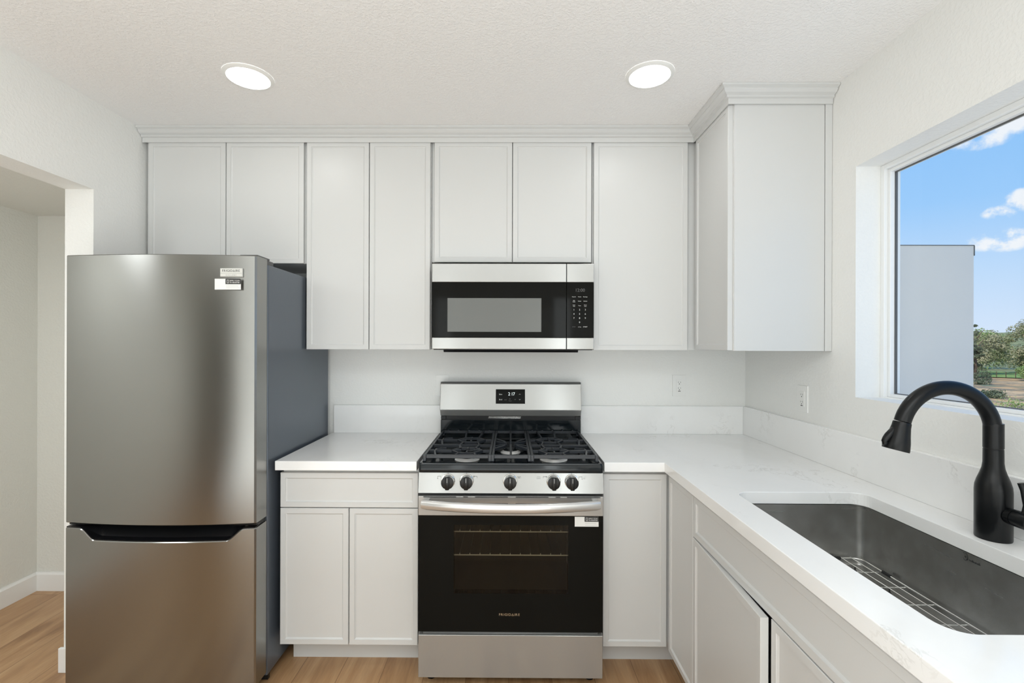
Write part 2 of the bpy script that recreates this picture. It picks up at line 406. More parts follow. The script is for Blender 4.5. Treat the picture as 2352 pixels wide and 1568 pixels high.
# ============================================================ CABINETS
def door_bm(u0, u1, z0, z1, f, t_=0.02, rail=0.022, rec=0.005, bev=0.0015):
    """slim framed door front: u along the face, d outward, z up; f maps (u, d, z) to the world"""
    b = bm_new()
    def ring(i, d): return [f(u0+i, d, z0+i), f(u1-i, d, z0+i), f(u1-i, d, z1-i), f(u0+i, d, z1-i)]
    loft(b, [ring(0, 0), ring(0, t_-bev), ring(bev, t_), ring(rail, t_), ring(rail+0.0012, t_-0.0030), ring(rail+0.0045, t_-rec), ring(rail+0.0055, t_-rec-0.0008)], smooth=False)
    return b
def shell(bm, x0, x1, y0, y1, z0, z1): box(bm, x0, x1, y0, y1, z0, z1, 0.001, 1)
UF = -0.318      # upper box front; doors reach -0.338
fb = lambda u, d, zz: (u, UF - d, zz)
def upper(label, x0, x1, z0, doors, z1=2.385, hinge=None):
    g = 'white upper cabinets on the back wall'
    t_ = thing('upper_cabinet', ((x0+x1)/2, 0, z0), label, 'cabinet', g)
    b = bm_new(); shell(b, x0, x1, UF, -0.001, z0, z1); obj('cabinet_box', b, 'cabinet_paint', t_)
    for a, c in doors: obj('door', door_bm(a, c, z0-0.002, z1-0.004, fb), 'cabinet_paint', t_)
    return t_
upper('white two-door upper cabinet above the refrigerator, shorter doors', -1.775, -0.994, 1.795, [(-1.756, -1.3805), (-1.3765, -1.000)])
upper('tall white two-door upper cabinet between refrigerator and microwave', -0.992, -0.382, 1.379, [(-0.985, -0.6835), (-0.6795, -0.386)])
upper('white two-door upper cabinet directly above the microwave', -0.380, 0.396, 1.802, [(-0.366, 0.0095), (0.0135, 0.392)])
t4 = upper('tall white single-door upper cabinet with corner filler, right of the microwave', 0.398, 0.905, 1.379, [(0.404, 0.856)])
# corner cabinet on the window wall
t5 = thing('upper_cabinet', (1.1, -0.35, 1.379), 'tall white corner wall cabinet whose plain end panel stands nearest the window', 'cabinet', 'white upper cabinets on the back wall')
b = bm_new(); shell(b, 0.907, R-0.001, -0.690, -0.001, 1.379, 2.385); obj('cabinet_box', b, 'cabinet_paint', t5)
fr = lambda u, d, zz: (0.9065 - d, -u, zz)
obj('door', door_bm(0.352, 0.686, 1.381, 2.381, fr), 'cabinet_paint', t5)
b = bm_new(); box(b, 0.909, R-0.030, -0.6945, -0.690, 1.379, 2.385, 0.0008, 1); box(b, R-0.028, R-0.001, -0.697, -0.690, 1.379, 2.385, 0.001, 1); obj('end_panel', b, 'cabinet_paint', t5)

# crown moulding wraps all the uppers
def crown():
    b = bm_new()
    prof = [(0.0, 2.376), (0.005, 2.376), (0.005, 2.397), (0.014, 2.400), (0.014, 2.407), (0.026, 2.413), (0.034, 2.421), (0.034, 2.426), (0.046, 2.432), (0.046, CE-0.0005), (0.0, CE-0.0005)]
    fx, fy, sx = 0.8845, -0.3405, -0.6975
    rings = []
    for d, zz in prof: rings.append([(L+0.002, fy-d, zz), (fx-d, fy-d, zz), (fx-d, sx-d, zz), (R-0.002, sx-d, zz)])
    n = len(rings)
    R_ = [[b.verts.new(p) for p in r] for r in rings]
    for i in range(n):
        a, c = R_[i], R_[(i+1) % n]
        for k in range(3): b.faces.new((a[k], a[k+1], c[k+1], c[k]))
    b.faces.new([r[0] for r in R_]); b.faces.new([r[3] for r in reversed(R_)])
    return b
solo('crown_molding', crown(), 'cabinet_paint', 'white stepped crown molding running along the tops of the upper cabinets', 'molding')

# base cabinets
CT = 0.875
BF = -0.600
fbb = lambda u, d, zz: (u, BF - d, zz)
def kick(t_, x0, x1, y0=-0.492): b = bm_new(); box(b, x0, x1, y0-0.012, y0, 0.0, 0.127); obj('toe_kick', b, 'cabinet_paint', t_)
t_ = thing('base_cabinet', (-0.68, 0, 0), 'white base cabinet with wide drawer over two doors, between refrigerator and range', 'cabinet')
b = bm_new(); shell(b, -0.966, -0.384, BF, -0.001, 0.127, CT-0.001); obj('cabinet_box', b, 'cabinet_paint', t_)
obj('drawer', door_bm(-0.971, -0.386, 0.7105, 0.857, fbb), 'cabinet_paint', t_)
obj('door', door_bm(-0.971, -0.681, 0.129, 0.7065, fbb), 'cabinet_paint', t_)
obj('door', door_bm(-0.6765, -0.386, 0.129, 0.7065, fbb), 'cabinet_paint', t_)
b = bm_new(); box(b, -0.966, -0.384, -0.504, -0.492, 0.0, 0.127); box(b, -0.966, -0.954, -0.492, -0.01, 0, 0.127); obj('toe_kick', b, 'cabinet_paint', t_)
# corner base beside the range
t_ = thing('base_cabinet', (0.53, 0, 0), 'white single-door base cabinet in the inner corner, right beside the range', 'cabinet')
b = bm_new(); shell(b, 0.394, 0.684, BF, -0.001, 0.127, CT-0.001); obj('cabinet_box', b, 'cabinet_paint', t_)
obj('door', door_bm(0.3965, 0.664, 0.129, 0.857, fbb), 'cabinet_paint', t_)
kick(t_, 0.394, 0.76)
# corner panel on the sink run
SX = 0.685
fs = lambda u, d, zz: (SX - d, -u, zz)
t_ = thing('base_cabinet', (0.9, -0.75, 0), 'narrow white full-height panel front of the corner base cabinet, facing the range side', 'cabinet')
b = bm_new(); shell(b, SX, R-0.001, -0.899, -0.602, 0.127, CT-0.001); obj('cabinet_box', b, 'cabinet_paint', t_)
obj('door', door_bm(0.642, 0.897, 0.129, 0.857, fs), 'cabinet_paint', t_)
b = bm_new(); box(b, 0.76, 0.772, -0.899, -0.51, 0, 0.127); obj('toe_kick', b, 'cabinet_paint', t_)
# sink base (hollow, open to the sink bowl)
SY0, SY1 = -0.900, -1.905
t_ = thing('sink_base_cabinet', (0.9, -1.4, 0), 'white cabinet under the sink with false drawer front and one door standing ajar', 'cabinet')
b = bm_new()
box(b, SX, R-0.001, SY0-0.018, SY0-0.0005, 0.127, CT-0.001); box(b, SX, R-0.001, SY1, SY1+0.018, 0.127, CT-0.001)
box(b, SX, R-0.001, SY1+0.018, SY0-0.018, 0.127, 0.145); box(b, SX, SX+0.018, SY1+0.018, SY0-0.018, 0.70, CT-0.001)
box(b, SX, SX+0.018, -1.415, -1.393, 0.145, 0.70)
obj('cabinet_box', b, 'cabinet_paint', t_)
obj('false_drawer_front', door_bm(0.9025, 1.902, 0.7105, 0.857, fs), 'cabinet_paint', t_)
hp = Vector((SX, -0.9025)); ang = math.radians(2.7)
def faj(u, d, zz):
    q = Vector((-d, -(u-0.9025))); c, s = math.cos(-ang), math.sin(-ang)
    return (hp.x + q.x*c - q.y*s, hp.y + q.x*s + q.y*c, zz)
obj('door', door_bm(0.9025, 1.4005, 0.129, 0.7065, faj), 'cabinet_paint', t_, 'door standing slightly ajar')
obj('door', door_bm(1.405, 1.902, 0.129, 0.7065, fs), 'cabinet_paint', t_)
b = bm_new(); box(b, 0.76, 0.772, SY1, SY0, 0, 0.127); obj('toe_kick', b, 'cabinet_paint', t_)
# next base cabinet towards the room
t_ = thing('base_cabinet', (0.9, -2.2, 0), 'white base cabinet at the near end of the sink run, under the counter end', 'cabinet')
b = bm_new(); shell(b, SX, R-0.001, -2.44, SY1-0.001, 0.127, CT-0.001); obj('cabinet_box', b, 'cabinet_paint', t_)
obj('door', door_bm(1.9075, 2.44, 0.129, 0.7065, fs), 'cabinet_paint', t_)
obj('drawer', door_bm(1.9075, 2.44, 0.7105, 0.857, fs), 'cabinet_paint', t_)
b = bm_new(); box(b, 0.76, 0.772, -2.44, SY1, 0, 0.127); obj('toe_kick', b, 'cabinet_paint', t_)

# ============================================================ COUNTERTOPS
def rrect(x0, x1, y0, y1, r, n=8):
    pts = []
    for cx_, cy_, a0 in ((x1-r, y1-r, 0), (x0+r, y1-r, PI/2), (x0+r, y0+r, PI), (x1-r, y0+r, 3*PI/2)):
        for k in range(n+1):
            a = a0 + PI/2*k/n; pts.append((cx_ + r*math.cos(a), cy_ + r*math.sin(a)))
    return pts
b = bm_new(); box(b, -0.978, -0.386, -0.653, -0.0005, CT, 0.914, 0.002)
solo('countertop', b, 'quartz', 'short white veined quartz countertop between refrigerator and range', 'countertop')
def l_counter():
    b = bm_new()
    outer = [(0.394, -0.0005), (0.394, -0.653), (0.643, -0.653), (0.643, -2.46), (R-0.0005, -2.46), (R-0.0005, -0.0005)]
    hole = rrect(0.748, 1.168, -1.803, -1.037, 0.045)
    for zz, flip in ((0.914, False), (CT, True)):
        vo = [b.verts.new((x, y, zz)) for x, y in outer]; vh = [b.verts.new((x, y, zz)) for x, y in hole]
        eo = [b.edges.new((vo[i], vo[(i+1) % len(vo)])) for i in range(len(vo))]
        eh = [b.edges.new((vh[i], vh[(i+1) % len(vh)])) for i in range(len(vh))]
        bmesh.ops.triangle_fill(b, use_beauty=True, use_dissolve=False, edges=eo+eh)
        if not flip: top = (vo, vh)
        else: bot = (vo, vh)
    for a, c in zip(top, bot):
        n = len(a)
        for i in range(n): b.faces.new((a[i], a[(i+1) % n], c[(i+1) % n], c[i]))
    return b
solo('countertop', l_counter(), 'quartz', 'long L-shaped white veined quartz countertop holding the sink', 'countertop')
bpy.data.objects['countertop.001'].modifiers.new('edge', 'BEVEL').width = 0.0018
bv = bpy.data.objects['countertop.001'].modifiers['edge']; bv.limit_method = 'ANGLE'; bv.segments = 2
SPZ = 1.067
b = bm_new(); box(b, -0.970, -0.374, -0.020, -0.0005, 0.9142, SPZ, 0.001, 1)
solo('backsplash', b, 'quartz', 'low quartz backsplash on the back wall left of the range', 'backsplash', 'quartz backsplashes')
b = bm_new(); box(b, 0.392, R-0.0205, -0.020, -0.0005, 0.9142, SPZ, 0.001, 1)
solo('backsplash', b, 'quartz', 'low quartz backsplash on the back wall right of the range', 'backsplash', 'quartz backsplashes')
b = bm_new(); box(b, R-0.020, R-0.0005, -2.46, -0.0005, 0.9142, SPZ, 0.001, 1)
solo('backsplash', b, 'quartz', 'long low quartz backsplash under the window behind the sink', 'backsplash', 'quartz backsplashes')

# ============================================================ SINK
tS = thing('kitchen_sink', (0.958, -1.42, 0.66), 'undermount brushed stainless steel sink bowl set in the countertop', 'sink')
b = bm_new()
def ring3(x0, x1, y0, y1, r, zz): return [(x, y, zz) for x, y in rrect(x0, x1, y0, y1, r)]
sx0, sx1, sy0, sy1 = 0.7465, 1.1695, -1.8045, -1.0355
zb = 0.672
loft(b, [ring3(sx0-0.03, sx1+0.03, sy0-0.03, sy1+0.03, 0.05, 0.8725), ring3(sx0, sx1, sy0, sy1, 0.022, 0.8725), ring3(sx0, sx1, sy0, sy1, 0.022, zb+0.014),
         ring3(sx0+0.004, sx1-0.004, sy0+0.004, sy1-0.004, 0.02, zb+0.004), ring3(sx0+0.014, sx1-0.014, sy0+0.014, sy1-0.014, 0.012, zb)], cap=False)
v_ = [b.verts.new((x, y, zb)) for x, y in rrect(sx0+0.014, sx1-0.014, sy0+0.014, sy1-0.014, 0.012)]; b.faces.new(v_)
bmesh.ops.remove_doubles(b, verts=b.verts[:], dist=1e-5)
o = obj('bowl', b, 'steel_sink', tS, smooth=40)
so = o.modifiers.new('sheet', 'SOLIDIFY'); so.thickness = 0.0015; so.offset = 0
b = bm_new(); lathe(b, [(0.057, zb+0.0005), (0.057, zb+0.003), (0.050, zb+0.004), (0.042, zb+0.0015), (0.02, zb+0.0012)], (0.958, -1.42, 0)); obj('drain', b, 'chrome', tS)
# faint maker's mark etched in the far wall
b = bm_new(); cxm, czm = -1.390, 0.861
tube(b, [(sx1-0.0014, cxm + 0.0085*math.cos(a)*0.8, czm + 0.0095*math.sin(a)) for a in [0.9+k*0.25 for k in range(20)]], 0.0007, 6)
lathe(b, [(0.0018, sx1-0.0020), (0.0018, sx1-0.0005)], (0, cxm-0.002, czm), 'X', 10)
for k, hgt in enumerate((4, 3, 5, 3, 4, 3, 5)):
    yy = cxm - 0.010 - k*0.0042
    tube(b, [(sx1-0.0014, yy, czm-0.006), (sx1-0.0014, yy-0.0012, czm-0.006+hgt*0.0011), (sx1-0.0014, yy-0.0028, czm-0.006)], 0.0006, 5)
obj('etched_mark', b, 'ink_dark', tS)

# wire grid in the bowl
gz = 0.705
tG = thing('sink_grid', (0.958, -1.42, zb), 'stainless wire protector grid with black rubber feet lying in the sink bowl', 'sink grid')
b = bm_new()
gx0, gx1, gy0, gy1 = 0.768, 1.150, -1.782, -1.056
outl = rrect(gx0, gx1, gy0, gy1, 0.03, 5)
tube(b, [(x, y, gz) for x, y in outl] + [(outl[0][0], outl[0][1], gz)], 0.0026, 8, cap=False)
obj('rim_wire', b, 'chrome', tG, smooth=60)
b = bm_new()
HC_, HR = (0.958, -1.42), 0.075
for i in range(1, 12):
    x = gx0 + (gx1-gx0)*i/12; dx = abs(x-HC_[0])
    if dx < HR:
        h = math.sqrt(HR*HR-dx*dx); segs = [(gy0, HC_[1]-h), (HC_[1]+h, gy1)]
    else: segs = [(gy0, gy1)]
    for a, c in segs: tube(b, [(x, a, gz+0.003), (x, c, gz+0.003)], 0.0015, 6)
obj('long_wires', b, 'chrome', tG, smooth=60)
b = bm_new()
for i in range(1, 8):
    y = gy1 - (gy1-gy0)*i/8; dy = abs(y-HC_[1])
    if dy < HR:
        h = math.sqrt(HR*HR-dy*dy); segs = [(gx0-0.001, HC_[0]-h), (HC_[0]+h, gx1+0.003)]
    else: segs = [(gx0-0.001, gx1+0.003)]
    for a, c in segs: tube(b, [(a, y, gz-0.003), (c, y, gz-0.003)], 0.0018, 6)
obj('cross_wires', b, 'chrome', tG, smooth=60)
b = bm_new(); tube(b, [(HC_[0]+HR*math.cos(k*PI/16), HC_[1]+HR*math.sin(k*PI/16), gz) for k in range(33)], 0.0028, 8, cap=False); obj('drain_ring', b, 'chrome', tG, smooth=60)
for x, y in ((1.09, -1.116), (1.09, -1.249), (0.82, -1.116), (0.82, -1.249), (1.09, -1.62), (0.82, -1.62)):
    b = bm_new(); lathe(b, [(0.0035, zb+0.0012), (0.005, zb+0.0025), (0.0045, zb+0.020), (0.003, zb+0.022)], (x, y, 0), n=16); tube(b, [(x, y, zb+0.015), (x, y, gz)], 0.0018, 6); obj('foot', b, 'rubber_black', tG, smooth=40)
for p0, p1 in (((1.150, -1.150), (1.150, -1.178)), ((1.150, -1.62), (1.150, -1.648)), ((1.06, -1.056), (1.085, -1.056)), ((0.84, -1.056), (0.865, -1.056))):
    b = bm_new(); tube(b, [(p0[0], p0[1], gz), (p1[0], p1[1], gz)], 0.0052, 12); obj('bumper', b, 'rubber_black', tG, smooth=40)

# ============================================================ FAUCET
FXc, FYc, FZ = 1.2245, -1.405, 0.9142
tF = thing('kitchen_faucet', (FXc, FYc, FZ), 'matte black gooseneck pull-down faucet standing behind the sink', 'faucet')
b = bm_new()
lathe(b, [(0.0345, FZ), (0.0355, FZ+0.003), (0.0355, 1.035), (0.0345, 1.048), (0.031, 1.062), (0.0255, 1.078), (0.0215, 1.092), (0.0198, 1.106), (0.0195, 1.140), (0.0188, 1.1405), (0.0188, 1.1425), (0.0198, 1.143), (0.0198, 1.205)], (FXc, FYc, 0))
obj('body', b, 'matte_black', tF, smooth=35)
b = bm_new(); Rr = 0.1165; zc = 1.178
pts = [(FXc, FYc, 1.150)] + [(FXc - Rr + Rr*math.cos(a), FYc, zc + Rr*math.sin(a)) for a in [math.radians(k*5.5) for k in range(0, 31)]]
tube(b, pts, 0.0178, 24); obj('spout', b, 'matte_black', tF, smooth=50)
a = math.radians(165); e = Vector((FXc - Rr + Rr*math.cos(a), FYc, zc + Rr*math.sin(a))); dn = Vector((-math.sin(a), 0, math.cos(a))).normalized()
dn = Vector((-0.235, 0.0, -0.972)).normalized()
b = bm_new(); hp_ = [(0.000, 0.0185), (0.002, 0.0192), (0.012, 0.0197), (0.030, 0.0225), (0.050, 0.0262), (0.068, 0.0285), (0.072, 0.0280), (0.072, 0.018)]
tube(b, [e + dn*(h+0.0015) for h, r in hp_], [r for h, r in hp_], 28); obj('spray_head', b, 'matte_black', tF, smooth=35)
b = bm_new(); o1 = dn.cross(Vector((0, 1, 0))).normalized()
if o1.x > 0: o1 = -o1
pp = [(0.018, 0.015, 0.004), (0.030, 0.0195, 0.0080), (0.042, 0.0255, 0.0088), (0.052, 0.0300, 0.0080), (0.0585, 0.0325, 0.0065), (0.0600, 0.0300, 0.0070), (0.0665, 0.0290, 0.0060)]
tube(b, [e + dn*h + o1*q for h, q, r in pp], [r for h, q, r in pp], 14); obj('spray_button', b, 'matte_black', tF, smooth=40)
b = bm_new(); lathe(b, [(0.0155, FYc-0.034), (0.0195, FYc-0.036), (0.0195, FYc-0.048), (0.0180, FYc-0.0485), (0.0180, FYc-0.0505), (0.0200, FYc-0.051), (0.0205, FYc-0.078), (0.019, FYc-0.083), (0.010, FYc-0.085)][::-1], (FXc+0.004, 0, 0.983), 'Y')
lathe(b, [(0.012, FYc-0.010), (0.017, FYc-0.036)], (FXc+0.003, 0, 0.983), 'Y')
obj('handle_hub', b, 'matte_black', tF, smooth=35)
b = bm_new(); tube(b, [(FXc+0.004, FYc-0.070, 0.985), (FXc+0.008, FYc-0.071, 1.02), (FXc+0.006, FYc-0.068, 1.055), (FXc+0.004, FYc-0.064, 1.073)], [0.009, 0.0075, 0.0085, 0.0095], 14, flat=(0.75, 1.25)); obj('handle_lever', b, 'matte_black', tF, smooth=50)

# ============================================================ REFRIGERATOR
fx0, fx1 = -1.748, -0.995; fxc = (fx0+fx1)/2; fhw = (fx1-fx0)/2
tR = thing('refrigerator', (fxc, -0.38, 0), 'stainless bottom-freezer refrigerator with dark grey sides at the kitchen opening', 'refrigerator')
b = bm_new(); box(b, fx0+0.003, fx1-0.0005, -0.676, -0.035, 0.035, 1.728, 0.004); obj('cabinet_body', b, 'fridge_side', tR, 'dark slate grey body')
b = bm_new(); box(b, fx0+0.01, fx1-0.01, -0.686, -0.674, 0.05, 1.722); obj('door_gasket', b, 'plastic_grey', tR)
def dfront(x):
    u = (x-fxc)/fhw; return -0.768 - 0.030*(1-u*u)
def door_front(ztop, zbot, ybk=-0.6865, n=72, cut=None):
    b = bm_new(); rb = 0.006
    xs = [fx0 + (fx1-fx0)*k/n for k in range(n+1)]
    cols = []
    for k, x in enumerate(xs):
        zt = ztop if cut is None else cut(x)
        y = dfront(x)
        if k in (0, n): y += rb
        cols.append((x, y, zt))
    cols.insert(1, (fx0+rb, dfront(fx0+rb), cols[0][2])); cols.insert(len(cols)-1, (fx1-rb, dfront(fx1-rb), cols[-1][2]))
    cols.sort(key=lambda c_: c_[0])
    fb_, ft_, bb_, bt_ = [], [], [], []
    e_ = 0.003
    rows = [[b.verts.new((x, ybk, zbot)) for x, y, zt in cols], [b.verts.new((x, y+e_, zbot)) for x, y, zt in cols], [b.verts.new((x, y, zbot+e_)) for x, y, zt in cols],
            [b.verts.new((x, y, zt-e_)) for x, y, zt in cols], [b.verts.new((x, y+e_, zt)) for x, y, zt in cols], [b.verts.new((x, ybk, zt)) for x, y, zt in cols]]
    for i in range(6):
        a_, c_ = rows[i], rows[(i+1) % 6]
        for k in range(len(cols)-1): b.faces.new((a_[k], a_[k+1], c_[k+1], c_[k]))
    b.faces.new([r[0] for r in rows]); b.faces.new([r[-1] for r in reversed(rows)])
    return b
o = obj('upper_door', door_front(1.748, 0.697), 'steel_fridge', tR, smooth=30)
def cutz(x):
    zt, zl = 0.678, 0.634
    xa, xb, xc_, xd = -1.685, -1.615, -1.105, -1.035
    def sm(t__): t__ = max(0, min(1, t__)); return t__*t__*(3-2*t__)
    if x < xb: return zt + (zl-zt)*sm((x-xa)/(xb-xa))
    if x > xc_: return zt + (zl-zt)*sm((xd-x)/(xd-xc_))
    return zl
lower = obj('freezer_door', door_front(0, 0.055, cut=cutz, n=150), 'steel_fridge', tR, smooth=30)
b = bm_new(); n = 150
xs = [fx0+0.004 + (fx1-fx0-0.008)*k/n for k in range(n+1)]
rings = []
for x in xs:
    zc_ = cutz(x); y = dfront(x)
    deep = min(1.0, max(0.0, (0.678-zc_)/0.044))
    rings.append([(x, y+0.0035, zc_+0.0005), (x, y+0.0035, zc_+0.0035), (x, y+0.010+0.03*deep, zc_+0.0035), (x, -0.700, 0.684), (x, -0.690, 0.692), (x, -0.690, zc_+0.0005)])
loft(b, rings, smooth=False)
obj('handle_recess', b, 'plastic_black', tR, 'black recessed handle between the doors')
b = bm_new(); box(b, fx0+0.006, fx1-0.004, -0.755, -0.688, 0.686, 0.6965); obj('door_trim', b, 'plastic_black', tR)
b = bm_new(); box(b, fx1-0.085, fx1-0.012, -0.735, -0.640, 1.7485, 1.758, 0.003); box(b, fx1-0.055, fx1-0.014, -0.675, -0.605, 1.7285, 1.750, 0.004); obj('hinge_cover', b, 'plastic_grey', tR)
b = bm_new(); box(b, fx1-0.06, fx1-0.006, -0.735, -0.690, 0.6785, 0.6865, 0.001); obj('middle_hinge', b, 'chrome', tR)
for x in (fx0+0.06, fx1-0.05):
    b = bm_new(); lathe(b, [(0.018, 0.0), (0.02, 0.004), (0.014, 0.02), (0.012, 0.036)], (x, -0.62, 0), n=20); obj('foot', b, 'plastic_grey', tR)
b = bm_new(); box(b, fx0+0.01, fx1-0.006, -0.66, -0.645, 0.008, 0.05); obj('kick_grille', b, 'plastic_black', tR)
def frigid(size, x, y, zz, mat, parent, name='logo', align_w=None, dep=0.0006):
    """capital lettering whose A is an open triangle"""
    b = bm_new(); cur = 0.0
    hgt = size*0.70
    for ch in 'FRIGIDAIRE':
        if ch == 'A':
            wd = hgt*0.95; th = size*0.085
            o_ = [(0, 0), (wd, 0), (wd/2, hgt)]; i_ = [(th*1.6, th*0.9), (wd-th*1.6, th*0.9), (wd/2, hgt-th*2.0)]
            for k in range(3):
                q = [o_[k], o_[(k+1) % 3], i_[(k+1) % 3], i_[k]]
                prism(b, q, lambda p: (x+cur+p[0], y, zz+p[1]), lambda p: (x+cur+p[0], y-dep, zz+p[1]))
            cur += wd + size*0.10
        else:
            tb = text_bm(ch, size, facing(x+cur, y, zz), dep)
            mx = max(v.co.x for v in tb.verts) - x - cur; merge(b, tb); cur += mx + size*0.13
    if align_w:
        s = align_w/cur
        for v in b.verts: v.co.x = x + (v.co.x-x)*s
    return obj(name, b, mat, parent)
yb = dfront(-1.085)
def tilt_badge(bm):          # lay flat plates onto the bowed door at x = -1.085
    pass
b = bm_new(); box(b, -1.1265, -1.0405, yb-0.0055, yb+0.004, 1.6625, 1.6955, 0.001, 1); bd = obj('badge', b, 'badge_metal', tR, 'small silver name badge')
frigid(0.0125, -1.119, yb-0.0056, 1.6815, 'ink_dark', bd, 'badge_lettering', 0.071)
text('badge_subtitle', 'GALLERY', 0.0075, facing(-1.0835, yb-0.0057, 1.6660), 'ink_grey', bd, align='CENTER', spacing=1.5)
b = bm_new(); box(b, -1.1255, -1.0415, yb-0.0058, yb-0.0054, 1.6755, 1.6763); obj('badge_line', b, 'ink_grey', bd)
def sticker(parent, x, y, zz, s=1.0):
    """registration sticker: white card, black corner block with phone outline and two lines of lettering; 0.10 x 0.042"""
    X = lambda v: x+v*s; Z = lambda v: zz+v*s
    b = bm_new(); box(b, X(0), X(0.102), y-0.0006, y+0.0002, Z(0), Z(0.042)); k = obj('sticker', b, 'paper_white', parent, 'white registration sticker')
    b = bm_new(); box(b, X(0.042), X(0.102), y-0.0009, y-0.0005, Z(0.021), Z(0.042)); obj('sticker_block', b, 'ink_dark', k)
    b = bm_new()
    for q in ((0.048, 0.0492, 0.025, 0.038), (0.0538, 0.055, 0.025, 0.038), (0.048, 0.055, 0.025, 0.0262), (0.048, 0.055, 0.0368, 0.038)): box(b, X(q[0]), X(q[1]), y-0.0013, y-0.0008, Z(q[2]), Z(q[3]))
    obj('phone_icon', b, 'ink_white', k)
    texts('sticker_lettering', [('SIMPLY SCAN', 0.0066*s, facing(X(0.058), y-0.0010, Z(0.0325)), {'depth': 0.0003}), ('TO REGISTER', 0.0066*s, facing(X(0.058), y-0.0010, Z(0.0252)), {'depth': 0.0003})], 'ink_white', k)
    b = bm_new(); box(b, X(0.044), X(0.092), y-0.0009, y-0.0005, Z(0.0135), Z(0.0145)); box(b, X(0.044), X(0.098), y-0.0009, y-0.0005, Z(0.0065), Z(0.0072)); obj('fine_print', b, 'ink_grey', k)
sticker(tR, -1.1455, dfront(-1.145)-0.0012, 1.612, 1.0)

# ============================================================ MICROWAVE
mx0, mx1, mz0, mz1, my = -0.3635, 0.3925, 1.381, 1.780, -0.415
tM = thing('microwave', (0.014, -0.2, mz0), 'over-the-range stainless microwave with black glass door, mounted above the range', 'microwave')
b = bm_new(); box(b, mx0+0.004, mx1-0.004, -0.385, -0.001, mz0+0.004, mz1-0.001, 0.002); obj('case', b, 'plastic_grey', tM)
b = bm_new()
prism(b, [(-0.385, 1.386), (-0.365, 1.366), (-0.03, 1.362), (-0.01, 1.386)], lambda p: (-0.315, p[0], p[1]), lambda p: (0.325, p[0], p[1]))
prism(b, [(-0.392, 1.3815), (-0.392, 1.377), (-0.03, 1.377), (-0.03, 1.3815)], lambda p: (mx0+0.004, p[0], p[1]), lambda p: (mx1-0.004, p[0], p[1]))
obj('underside', b, 'plastic_black', tM)
split = 0.2645
b = bm_new(); box(b, mx0, split-0.001, my, -0.386, 1.694, mz1, 0.002); obj('door_top_band', b, 'steel', tM)
b = bm_new(); box(b, split+0.001, mx1, my, -0.386, 1.694, mz1, 0.002); obj('panel_top_band', b, 'steel', tM)
b = bm_new(); box(b, mx0, split-0.001, my, -0.386, mz0, 1.4345, 0.002); obj('door_bottom_band', b, 'steel', tM)
b = bm_new(); box(b, split+0.001, mx1, my, -0.386, mz0, 1.4345, 0.002); obj('panel_bottom_band', b, 'steel', tM)
b = bm_new(); box(b, mx0, split-0.001, my+0.0015, -0.386, 1.4355, 1.693, 0.001, 1); dg_ = obj('door_glass', b, 'black_glass', tM)
b = bm_new(); box(b, -0.291, 0.147, my+0.0008, my+0.0020, 1.462, 1.619); obj('door_window', b, 'screen_grey', dg_, 'grey perforated window')
b = bm_new(); box(b, split+0.001, mx1-0.001, my+0.0015, -0.386, 1.4355, 1.693, 0.001, 1); cp = obj('control_panel', b, 'black_glass', tM)
kx = (0.299, 0.3255, 0.352); ky = my+0.0013
it = []
def key(s, c, zz, sz=0.0062): it.append((s, sz, facing(kx[c], ky, zz), {'align': 'CENTER', 'depth': 0.0003}))
for c, s in enumerate(('Popcorn', 'Potato', 'Beverage')): key(s, c, 1.6245, 0.0054)
key('Melt', 0, 1.6070, 0.005); key('Soften', 0, 1.6010, 0.005); key('Reheat', 1, 1.6040, 0.0054); key('Defrost', 2, 1.6040, 0.0054)
key('Cook', 0, 1.5862, 0.005); key('Time', 0, 1.5802, 0.005); key('Timer', 1, 1.5830, 0.0054); key('Power', 2, 1.5862, 0.005); key('Level', 2, 1.5802, 0.005)
for r_, row in enumerate(('123', '456', '789')):
    for c, s in enumerate(row): key(s, c, 1.5622-0.0195*r_, 0.0105)
key('0', 1, 1.5040, 0.0105); key('+30 Sec', 1, 1.4840, 0.0048); key('START', 2, 1.4838, 0.0068)
texts('key_lettering', it, 'ink_white', cp)
it = []; key('STOP', 0, 1.4838, 0.0062)
it.append(('12:00', 0.021, facing(0.327, ky, 1.650), {'align': 'CENTER', 'depth': 0.0003}))
texts('dim_lettering', it, 'ink_dim', cp)

# ============================================================ GAS RANGE
gx0_, gx1_ = -0.372, 0.384; gc = 0.006
tK = thing('gas_range', (gc, -0.35, 0), 'freestanding stainless gas range with black grates and oven door', 'range')
b = bm_new()
box(b, gx0_+0.003, gx0_+0.02, -0.655, -0.03, 0.04, 0.90); box(b, gx1_-0.02, gx1_-0.003, -0.655, -0.03, 0.04, 0.90)
box(b, gx0_+0.02, gx1_-0.02, -0.05, -0.03, 0.04, 0.90); box(b, gx0_+0.02, gx1_-0.02, -0.655, -0.05, 0.04, 0.22)
box(b, gx0_+0.02, gx1_-0.02, -0.655, -0.05, 0.80, 0.885)
obj('side_panels', b, 'plastic_grey', tK)
